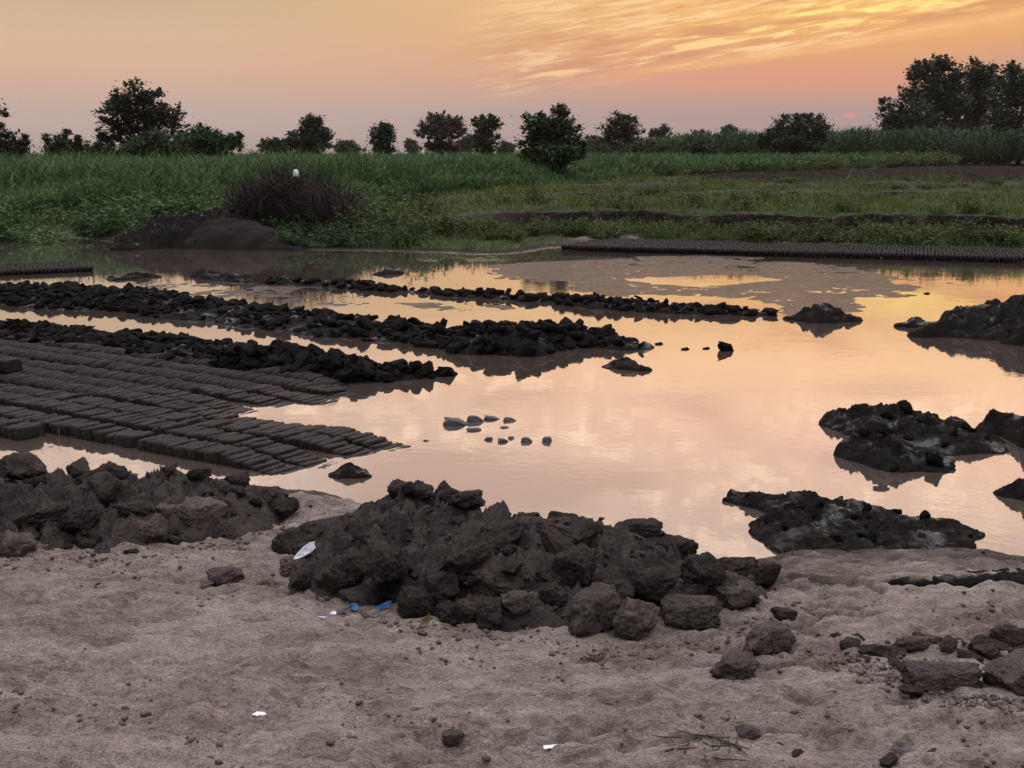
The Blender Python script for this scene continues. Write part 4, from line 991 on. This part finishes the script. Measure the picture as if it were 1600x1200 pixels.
tree('lower hazy tree joined to the left of the rounded dark tree', 160, 430, [(428, 226, 18, 11), (415, 231, 12, 8), (448, 224, 14, 12)], 0.3, 1500, 'tree', 0.2, 11, clumps=50, spiky=0.2)
tree('small round bushy tree, leftmost of the four single ones in mid skyline', 95, 600, [(600, 213, 18, 18), (598, 228, 20, 12), (602, 200, 9, 9)], 0.16, 2400, 'tree', 0.1, 12, clumps=80, spiky=0.7)
tree('brownish flat-headed thorn tree with a narrow waist', 110, 690, [(690, 195, 32, 16), (668, 204, 16, 14), (712, 200, 14, 14), (690, 207, 30, 10), (692, 228, 24, 14)], 0.13, 4600, 'dry', 0.14, 13, clumps=150, spiky=1.0, elong=3.5)
tree('upright leafy tree right of the flat-headed thorn tree', 100, 760, [(760, 196, 18, 18), (758, 218, 22, 20), (770, 190, 9, 12), (750, 190, 10, 10)], 0.16, 3000, 'tree', 0.14, 14, clumps=90, spiky=0.8)
tree('full green tree standing nearest, in the cane at centre', 47, 862, [(862, 247, 44, 12), (840, 240, 30, 12), (885, 240, 30, 12), (862, 205, 34, 28), (845, 222, 34, 24), (885, 222, 26, 22), (876, 180, 13, 18), (836, 195, 20, 18), (905, 224, 10, 12), (862, 238, 46, 16)], 0.10, 8500, 'treegreen', 0.09, 15, clumps=230, spiky=0.8, flat=0.4)
tree('dark spreading tree behind the cane right of centre', 120, 972, [(972, 190, 24, 13), (960, 202, 24, 14), (990, 202, 18, 16), (972, 216, 32, 14), (948, 215, 12, 8)], 0.2, 3600, 'tree', 0.2, 16, clumps=110, spiky=0.35, flat=0.8)
tree('pale hazy small tree right of the dark spreading tree', 190, 1032, [(1036, 206, 14, 10), (1024, 211, 12, 9), (1042, 200, 7, 6)], 0.3, 1000, 'dry', 0.2, 17, clumps=40)
tree('tiny round tree on the crest of the tall cane', 210, 1138, [(1139, 202, 14, 8), (1134, 207, 14, 7), (1148, 206, 8, 6)], 0.34, 900, 'tree', 0.2, 18, clumps=36, spiky=0.2)
tree('faint low far tree left of the tiny round tree', 300, 1095, [(1095, 208, 13, 4)], 0.5, 260, 'tree', 0.2, 19, clumps=16, spiky=0.2)
tree('wide dark drooping bush tree left of the setting sun', 118, 1240, [(1245, 198, 38, 20), (1215, 212, 30, 16), (1275, 200, 20, 20), (1240, 220, 54, 16), (1260, 184, 22, 8), (1196, 222, 14, 12)], 0.2, 7000, 'tree', 0.2, 20, clumps=200, spiky=0.4, flat=0.7)
# right group
tree('tall bushy tree, first of the right skyline group, left crown', 150, 1462, [(1460, 120, 36, 28), (1450, 150, 40, 26), (1475, 160, 40, 26), (1440, 110, 16, 14), (1470, 100, 26, 12), (1470, 195, 40, 26), (1490, 130, 16, 20)], 0.30, 7500, 'tree', 0.3, 21, clumps=240, spiky=0.8, flat=0.5)
tree('second tall tree of the right group standing between its neighbours', 155, 1530, [(1524, 118, 26, 22), (1520, 148, 34, 24), (1540, 130, 18, 22), (1525, 180, 38, 24), (1520, 205, 40, 18)], 0.30, 6000, 'tree', 0.3, 22, clumps=190, spiky=0.8, flat=0.5)
tree('lower dense tree with feathery left edge at the foot of the right group', 142, 1415, [(1400, 185, 26, 22), (1425, 185, 34, 30), (1395, 210, 26, 20), (1382, 165, 9, 12), (1440, 205, 50, 22)], 0.26, 6500, 'tree', 0.26, 23, clumps=200, spiky=0.9, flat=0.5)
tree('greener tall tree at the right frame edge', 140, 1590, [(1585, 125, 26, 22), (1600, 150, 44, 30), (1578, 108, 14, 12), (1590, 190, 40, 34), (1640, 140, 40, 44), (1560, 200, 20, 30)], 0.28, 8000, 'treegreen', 0.3, 24, clumps=240, spiky=0.7, flat=0.5)
for k, (lb, D, bx, lobes) in enumerate([
        ('low dark shrubs under the right tree group, left part', 135, 1400, [(1400, 226, 40, 14), (1440, 228, 40, 14)]),
        ('low dark shrubs under the right tree group, right part', 135, 1520, [(1500, 228, 44, 14), (1560, 226, 50, 16), (1610, 226, 30, 18)]),
        ('dark hedge below the dark spreading tree', 110, 975, [(935, 226, 24, 10), (985, 228, 36, 9), (1040, 228, 36, 9)]),
        ('dark low hedge against the tall cane foot', 112, 1115, [(1105, 232, 22, 6), (1085, 230, 20, 7)]),
        ('hazy low trees far behind the thorn tree', 330, 735, [(730, 218, 16, 8), (718, 226, 16, 8), (740, 228, 14, 6)]),
        ('faint square-topped far trees right of the upright tree', 330, 800, [(796, 231, 10, 7), (785, 234, 14, 5)]),
        ('low far bush right of the rounded dark tree', 220, 545, [(538, 228, 14, 8), (555, 232, 16, 6), (528, 233, 8, 6)]),
        ('faint tiny far tree between the round bushy tree and the thorn tree', 340, 643, [(641, 225, 8, 8), (648, 231, 10, 5)]),
        ('dim far trees behind the dark spreading tree', 260, 930, [(925, 222, 18, 10), (945, 226, 20, 8)])]):
    tree(lb, D, bx, lobes, 0.17 * D / 110, 1800, 'tree', 0.15, 40 + k, name='bush' if D < 150 else 'tree', cat='bush' if D < 150 else 'tree', clumps=60, spiky=0.3)

# ------------------------------------------------------------------ litter
def sheet(name, pts, mat, loc, thick=0.0015, label='', cat='', rot=(0, 0, 0), curl=0.0, seed=0, group=None):
    """thin curled flake from an outline in metres"""
    r = np.random.default_rng(seed); n = len(pts)
    p = np.array([[a, b, 0] for a, b in pts], float); c = p.mean(0)
    rings = [c + (p - c) * s for s in (1.0, 0.66, 0.33)]
    V = np.concatenate(rings + [c[None]])
    V[:, 2] = curl * (V[:, 0] ** 2) + 0.5 * curl * V[:, 1] ** 2 + 0.003 * noise2(V[:, 0] * 60, V[:, 1] * 60, seed)
    top = V.copy(); bot = V - [0, 0, thick]; m_ = len(V); Fc = []
    for k in range(2):
        for i in range(n):
            j = (i + 1) % n; Fc.append([k * n + i, k * n + j, (k + 1) * n + j, (k + 1) * n + i])
    tri = [[2 * n + i, 2 * n + (i + 1) % n, m_ - 1] for i in range(n)]
    faces = Fc + tri
    allf = faces + [[q + m_ for q in reversed(f)] for f in faces] + [[i, i + m_, (i + 1) % n + m_, (i + 1) % n] for i in range(n)]
    me = bpy.data.meshes.new(name); me.from_pydata(np.concatenate([top, bot]).tolist(), [], allf); me.materials.append(M[mat])
    o = bpy.data.objects.new(name, me); COL.objects.link(o); o.location = loc; o.rotation_euler = rot
    return tag(o, label, cat, group)
def at_g(px, py, dz=0.004):
    p = P(px, py, 0.11); return (p[0], p[1], gz(p[0], p[1]) + dz)
p = P(478, 876, 0.18)
sheet('plastic_scrap', [(-0.055, 0.0), (-0.03, 0.012), (0.0, 0.022), (0.03, 0.025), (0.05, 0.018), (0.042, 0.006), (0.044, -0.006), (0.02, -0.012), (-0.02, -0.012), (-0.05, -0.006)], 'white', tuple(PD(478, 862, P(465, 902, 0.1)[1] - 0.06)), label='curved white plastic scrap stuck upright in the straw-matted lump', cat='plastic scrap', rot=(1.15, -0.5, 0.1), curl=2.0)
sheet('plastic_scrap', [(-0.02, -0.012), (-0.008, 0.016), (0.012, 0.018), (0.022, 0.0), (0.01, -0.016)], 'blue', at_g(551, 957, 0.012), label='round crumpled blue plastic scrap, left of the two blue ones', cat='plastic scrap', rot=(0.5, 0.2, 0.2), curl=14)
sheet('plastic_scrap', [(-0.032, -0.01), (-0.01, 0.012), (0.022, 0.016), (0.034, 0.006), (0.012, -0.012)], 'blue', at_g(600, 957, 0.012), label='longer blue plastic scrap, right of the two blue ones', cat='plastic scrap', rot=(0.5, -0.2, 0.2), curl=10)
sheet('plastic_scrap', [(-0.02, -0.004), (0.0, 0.004), (0.025, 0.002), (0.01, -0.006)], 'blue', at_g(585, 968, 0.006), label='thin torn blue strip on the sand below the longer blue scrap', cat='plastic scrap', curl=4)
sheet('paper_scrap', [(-0.014, -0.006), (0.0, 0.012), (0.014, 0.006), (0.01, -0.008)], 'white', at_g(520, 966, 0.006), label='crumpled white scrap on the sand left of the blue plastic', cat='paper scrap', curl=20, rot=(0.3, 0, 0.4))
sheet('paper_scrap', [(-0.02, -0.003), (0.0, 0.004), (0.012, 0.001), (0.0, -0.005)], 'white', at_g(506, 971, 0.004), label='thin pale sliver beside the crumpled white scrap', cat='paper scrap', curl=5)
sheet('paper_scrap', [(-0.022, -0.009), (-0.02, 0.010), (0.020, 0.014), (0.022, -0.004)], 'white', at_g(861, 1176, 0.004), label='small flat white paper scrap at the bottom centre', cat='paper scrap', curl=3, rot=(0, 0, 0.12))
sheet('paper_scrap', [(-0.022, 0), (-0.008, 0.012), (0.014, 0.012), (0.022, 0.0), (0.0, -0.010)], 'white', at_g(405, 1122, 0.006), label='rounded pale flake on the sand at lower left', cat='paper scrap', curl=-8, rot=(0.15, 0, 0))
sheet('plastic_scrap', [(-0.032, -0.01), (-0.02, 0.012), (0.016, 0.014), (0.034, 0.0), (0.01, -0.014)], 'stone', at_g(1408, 1174, 0.014), label='crumpled grey plastic piece at the bottom right', cat='plastic scrap', curl=16, rot=(0.4, 0.1, 0.1))
sheet('dead_leaf', [(-0.028, -0.006), (-0.01, 0.012), (0.018, 0.014), (0.034, 0.02), (0.02, -0.006), (0.0, -0.014)], 'leaf', at_g(664, 988, 0.016), label='curled brown leaf standing on the sand under the big heap', cat='leaf', rot=(0.9, -0.5, 0.2), curl=12)
sheet('dead_leaf', [(-0.03, 0.0), (-0.01, 0.006), (0.02, 0.005), (0.032, 0.0), (0.01, -0.006), (-0.015, -0.006)], 'leaf', at_g(1018, 1030, 0.004), label='thin yellowish leaf lying flat on the sand right of the twig clump', cat='leaf', curl=6)
def twigs(px, py, n, ln, rad, mat, label, name='twig_clump', cat='twigs', seed=0, up=0.5, spread=0.02):
    r = np.random.default_rng(seed); acc = Acc(); b0 = np.array(at_g(px, py, 0.0))
    for i in range(n):
        a = r.uniform(0, 6.28); el = r.uniform(0.0, up); L = ln * r.uniform(0.4, 1)
        s = np.array([r.normal(0, spread), r.normal(0, spread), 0.005])
        d = np.array([math.cos(a) * math.cos(el), math.sin(a) * math.cos(el), math.sin(el)])
        V, Fc = tube([s - d * L * 0.2 + [0, 0, 0.3 * L * math.sin(el)], s + d * L * 0.4 + r.normal(0, 0.1 * L, 3) * [1, 1, 0.3], s + d * L], [rad, rad * 0.8, rad * 0.4], 5); acc.add(V, Fc)
    o = acc.build(name, M[mat]); o.location = b0; return tag(o, label, cat)
twigs(930, 1040, 26, 0.05, 0.0025, 'bark', 'dark tuft of twigs and roots on the sand in front of the big heap', seed=3, up=1.0)
twigs(1085, 1172, 16, 0.10, 0.003, 'bark', 'dark twigs and straw lying at the bottom right of centre', seed=4, up=0.2, spread=0.05)
twigs(706, 1168, 7, 0.07, 0.002, 'straw', 'few straws beside the smooth grey stone', seed=5, up=0.2, spread=0.02)
twigs(212, 838, 3, 0.16, 0.004, 'straw', 'pale crooked dry stalk leaning on the left heap', name='dry_stalk', cat='stalk', seed=8, up=1.4, spread=0.01)
twigs(480, 898, 12, 0.06, 0.0016, 'straw', 'tuft of straw hanging on the straw-matted lump', name='straw_tuft', cat='straw', seed=9, up=0.9, spread=0.02)
twigs(1150, 1192, 1, 0.09, 0.006, 'bark', 'thick short stick end at the bottom edge right of centre', name='stick', cat='stick', seed=12, up=0.3)
# sprout on the shore
r = np.random.default_rng(2); p = P(1238, 872, 0.05); n = 6
V, Fc = blades(np.tile([p[0], p[1], 0.02], (n, 1)) + r.normal(0, 0.008, (n, 3)) * [1, 1, 0], np.array([0.2, 2.9, 1.0, 3.4, 5.0, 0.6]), np.array([0.10, 0.12, 0.16, 0.05, 0.06, 0.05]), np.full(n, 0.007), np.array([1.2, 1.25, 1.45, .8, .9, .7]), np.full(n, 0.35), 4)
tag(mk('grass_sprout', V, Fc, M['grass'], smooth=False), 'single thin grass sprout at the water edge by the spit', 'grass sprout')
for px_, py_, sd in ((60, 692, 1), (92, 684, 2)):
    r = np.random.default_rng(sd); p = P(px_, py_, 0.0); n = 3
    V, Fc = blades(np.tile([p[0], p[1], 0.0], (n, 1)), r.uniform(0, 6.28, n), r.uniform(0.06, 0.14, n), np.full(n, 0.004), np.full(n, 1.3), r.uniform(0.2, 1.0, n), 4)
    tag(mk('grass_sprout', V, Fc, M['straw'], smooth=False), 'thin bent stalk in the pale water, ' + ('left one' if sd == 1 else 'right one'), 'grass sprout')

# ------------------------------------------------------------------ sky
w = bpy.data.worlds.new('World'); SC.world = w; w.use_nodes = True; nt = w.node_tree
bg = nt.nodes['Background']
SUN_AZ, SUN_EL = 0.2526, 0.0277
tc = nt.nodes.new('ShaderNodeTexCoord'); sp = nt.nodes.new('ShaderNodeSeparateXYZ'); nt.links.new(tc.outputs['Generated'], sp.inputs[0])
dx, dy, dz = sp.outputs
el = dz
az = mth(nt, 'ARCTAN2', dx, dy)
def lin(c):
    return tuple(((v / 255) / 12.92 if v <= 10 else ((v / 255 + 0.055) / 1.055) ** 2.4) for v in c)
def sc_(c, k): return tuple(v * k for v in lin(c))
er = mth(nt, 'MULTIPLY', el, 2.0, clamp=True)      # 0..0.5 -> 0..1
leftc = ramp(nt, er, [(0.0, lin((190, 170, 164))), (0.06, lin((197, 174, 164))), (0.098, lin((211, 177, 157))), (0.125, lin((219, 180, 155))), (0.17, lin((218, 184, 153))), (0.23, lin((207, 178, 145))), (0.33, sc_((222, 184, 163), 1.15)), (0.44, sc_((222, 192, 172), 1.2)), (0.56, sc_((210, 190, 182), 1.2)), (0.75, sc_((190, 178, 180), 1.9)), (1.0, sc_((172, 168, 172), 3.2))])
rightc = ramp(nt, er, [(0.0, lin((176, 158, 156))), (0.055, lin((182, 157, 153))), (0.085, lin((200, 160, 147))), (0.12, lin((224, 164, 132))), (0.16, lin((234, 172, 118))), (0.21, lin((246, 188, 118))), (0.30, sc_((253, 201, 153), 1.3)), (0.42, sc_((242, 195, 166), 1.4)), (0.56, sc_((226, 192, 172), 1.35)), (0.75, sc_((200, 182, 176), 2.0)), (1.0, sc_((172, 168, 172), 3.2))])
side = mrange(nt, az, -0.28, 0.22)
col = mixc(nt, side, leftc, rightc)
# cloud streaks upper right
cv = nt.nodes.new('ShaderNodeCombineXYZ')
tilt = 0.14
cu = mth(nt, 'ADD', az, mth(nt, 'MULTIPLY', el, tilt)); cw = mth(nt, 'SUBTRACT', el, mth(nt, 'MULTIPLY', az, tilt))
nt.links.new(mth(nt, 'MULTIPLY', cu, 6.5), cv.inputs[0]); nt.links.new(mth(nt, 'MULTIPLY', cw, 70), cv.inputs[1])
s1 = noise_tex(nt, cv.outputs[0], 1.0, 6, 0.62, 0.35)
cv2 = nt.nodes.new('ShaderNodeCombineXYZ'); nt.links.new(mth(nt, 'MULTIPLY', cu, 20), cv2.inputs[0]); nt.links.new(mth(nt, 'MULTIPLY', cw, 210), cv2.inputs[1])
s2 = noise_tex(nt, cv2.outputs[0], 1.0, 6, 0.65, 0.5)
edge = mth(nt, 'SUBTRACT', el, mth(nt, 'MULTIPLY_ADD', az, 0.135, 0.041))
edge = mth(nt, 'ADD', edge, mth(nt, 'MULTIPLY_ADD', s1, 0.012, -0.006))
cm = mth(nt, 'MULTIPLY', mrange(nt, edge, -0.002, 0.012), mrange(nt, az, -0.06, 0.05))
cm_hi = mrange(nt, el, 0.125, 0.17, 1, 0)
cm = mth(nt, 'MULTIPLY', cm, cm_hi)
smx = mth(nt, 'ADD', mth(nt, 'MULTIPLY', s1, 0.42), mth(nt, 'MULTIPLY', s2, 0.58))
streak = mth(nt, 'MULTIPLY_ADD', mrange(nt, smx, 0.47, 0.58), 0.5, mth(nt, 'MULTIPLY', mrange(nt, smx, 0.505, 0.555), 0.5))
core = mth(nt, 'MULTIPLY', mrange(nt, mth(nt, 'ABSOLUTE', mth(nt, 'SUBTRACT', cw, 0.068)), 0.0, 0.022, 1, 0), mrange(nt, az, 0.06, 0.26))
cloudc = mixc(nt, core, lin((253, 210, 158)), sc_((255, 222, 134), 1.22))
col = mixc(nt, mth(nt, 'MULTIPLY', cm, mth(nt, 'MULTIPLY', streak, 0.9)), col, cloudc)
dark = mth(nt, 'MULTIPLY', cm, mrange(nt, mth(nt, 'MULTIPLY_ADD', s1, 0.5, mth(nt, 'MULTIPLY', s2, 0.5)), 0.40, 0.5, 0.7, 0))
col = mixc(nt, dark, col, lin((214, 150, 112)))
# bright rim of the cloud bank
rim = mth(nt, 'MULTIPLY', mth(nt, 'MULTIPLY', mrange(nt, mth(nt, 'ABSOLUTE', mth(nt, 'SUBTRACT', edge, 0.006)), 0.0, 0.006, 1, 0), mrange(nt, az, 0.04, 0.12)), 0.55)
col = mixc(nt, rim, col, lin((250, 190, 130)))
# pink band under the bank
pb = mth(nt, 'MULTIPLY', mrange(nt, mth(nt, 'ABSOLUTE', mth(nt, 'SUBTRACT', el, 0.051)), 0.0, 0.018, 1, 0), mrange(nt, mth(nt, 'ABSOLUTE', mth(nt, 'SUBTRACT', az, 0.23)), 0.0, 0.22, 1, 0))
col = mixc(nt, mth(nt, 'MULTIPLY', pb, mth(nt, 'MULTIPLY_ADD', s1, 0.8, 0.1)), col, lin((230, 156, 128)))
# grey-mauve veil at far right above the trees
gv = mth(nt, 'MULTIPLY', mrange(nt, edge, 0.0, -0.03), mrange(nt, az, 0.26, 0.40))
col = mixc(nt, mth(nt, 'MULTIPLY', gv, 0.6), col, lin((196, 158, 142)))
# dappled cloud higher up, seen in the water
cv3 = nt.nodes.new('ShaderNodeCombineXYZ'); nt.links.new(mth(nt, 'MULTIPLY', az, 42), cv3.inputs[0]); nt.links.new(mth(nt, 'MULTIPLY', el, 90), cv3.inputs[1])
s3 = noise_tex(nt, cv3.outputs[0], 1.0, 6, 0.62, 0.5)
cv4 = nt.nodes.new('ShaderNodeCombineXYZ'); nt.links.new(mth(nt, 'MULTIPLY', az, 3.2), cv4.inputs[0]); nt.links.new(mth(nt, 'MULTIPLY', el, 22), cv4.inputs[1])
s4 = noise_tex(nt, cv4.outputs[0], 1.0, 4, 0.55, 0.4)
hi = mth(nt, 'MULTIPLY', mrange(nt, el, 0.145, 0.19), mrange(nt, el, 0.36, 0.28))
dap = mth(nt, 'MULTIPLY', mth(nt, 'MULTIPLY', hi, mrange(nt, s3, 0.47, 0.6)), mrange(nt, s4, 0.40, 0.60))
col = mixc(nt, mth(nt, 'MULTIPLY', dap, 0.5), col, sc_((255, 222, 190), 1.9))
dk = mth(nt, 'MULTIPLY', hi, mrange(nt, s4, 0.46, 0.36))
col = mixc(nt, mth(nt, 'MULTIPLY', dk, 0.5), col, sc_((214, 172, 152), 1.05))
# dusk sky round the rest of the dome; unseen zenith boosted to light the ground
sky = nt.nodes.new('ShaderNodeTexSky'); sky.sky_type = 'NISHITA'; sky.sun_disc = False
sky.sun_elevation = math.radians(2.0); sky.sun_rotation = SUN_AZ; sky.air_density = 1.2; sky.dust_density = 2.0
skyc = mixc(nt, 1.0, sky.outputs[0], (0.11, 0.11, 0.11), 'MULTIPLY')
ovh = mrange(nt, el, 0.40, 0.92)
dome = mixc(nt, 0.8, skyc, mixc(nt, ovh, sc_((140, 148, 172), 0.55), sc_((168, 166, 172), 6.6)))
back = mrange(nt, mth(nt, 'ABSOLUTE', az), 0.6, 1.7)
hz = mth(nt, 'MAXIMUM', back, mrange(nt, el, 0.36, 0.75))
col = mixc(nt, hz, col, dome)
# the sun, a dim sliver through the haze
su = mth(nt, 'POWER', mth(nt, 'MULTIPLY', mth(nt, 'SUBTRACT', az, SUN_AZ), 1 / 0.0050), 2.0); sv = mth(nt, 'POWER', mth(nt, 'MULTIPLY', mth(nt, 'SUBTRACT', el, SUN_EL), 1 / 0.0018), 2.0)
sm = mrange(nt, mth(nt, 'ADD', su, sv), 0.5, 1.25, 1, 0)
col = mixc(nt, mth(nt, 'MULTIPLY', sm, 0.75), col, lin((238, 150, 142)))
nt.links.new(col, bg.inputs['Color']); bg.inputs['Strength'].default_value = 1.0

sd = bpy.data.lights.new('Sun', 'SUN'); sd.energy = 0.35; sd.angle = math.radians(2.0); sd.color = (1.0, 0.6, 0.42)
so = bpy.data.objects.new('Sun', sd); COL.objects.link(so)
sv_ = Vector((math.sin(SUN_AZ) * math.cos(0.035), math.cos(SUN_AZ) * math.cos(0.035), math.sin(0.035)))
so.rotation_euler = (-sv_).to_track_quat('-Z', 'Y').to_euler(); so.location = (0, 0, 30)

if HAZE:
    hm = bpy.data.materials.new('haze_air'); hm.use_nodes = True; ht = hm.node_tree; ht.nodes.remove(ht.nodes['Principled BSDF'])
    pv_ = ht.nodes.new('ShaderNodeVolumePrincipled'); pv_.inputs['Density'].default_value = HAZE; pv_.inputs['Color'].default_value = (0.62, 0.5, 0.46, 1)
    ht.links.new(pv_.outputs[0], ht.nodes['Material Output'].inputs['Volume'])
    hv = np.array([[a, c, d] for a in (-4200, 4200) for c in (-90, 2700) for d in (-1.2, 17)])
    ho = mk('haze', hv, np.array([[0, 1, 3, 2], [4, 6, 7, 5], [0, 4, 5, 1], [2, 3, 7, 6], [0, 2, 6, 4], [1, 5, 7, 3]]), hm, smooth=False); tag(ho, 'thin evening haze over the fields', kind='stuff')

# ------------------------------------------------------------------ camera and render settings
cd = bpy.data.cameras.new('Camera'); cam = bpy.data.objects.new('Camera', cd); COL.objects.link(cam)
cam.location = (0, 0, CAMZ); cam.rotation_euler = (PI / 2 - TH, 0, 0)
cd.sensor_width = 36; cd.lens = 36 * F / 1600; cd.clip_end = 9000; cd.clip_start = 0.05
SC.camera = cam
SC.view_settings.view_transform = 'Standard'; SC.view_settings.look = 'None'; SC.view_settings.exposure = 0; SC.view_settings.gamma = 1
SC.cycles.use_denoising = True
SC.cycles.max_bounces = 6; SC.cycles.diffuse_bounces = 3; SC.cycles.glossy_bounces = 3; SC.cycles.transparent_max_bounces = 4
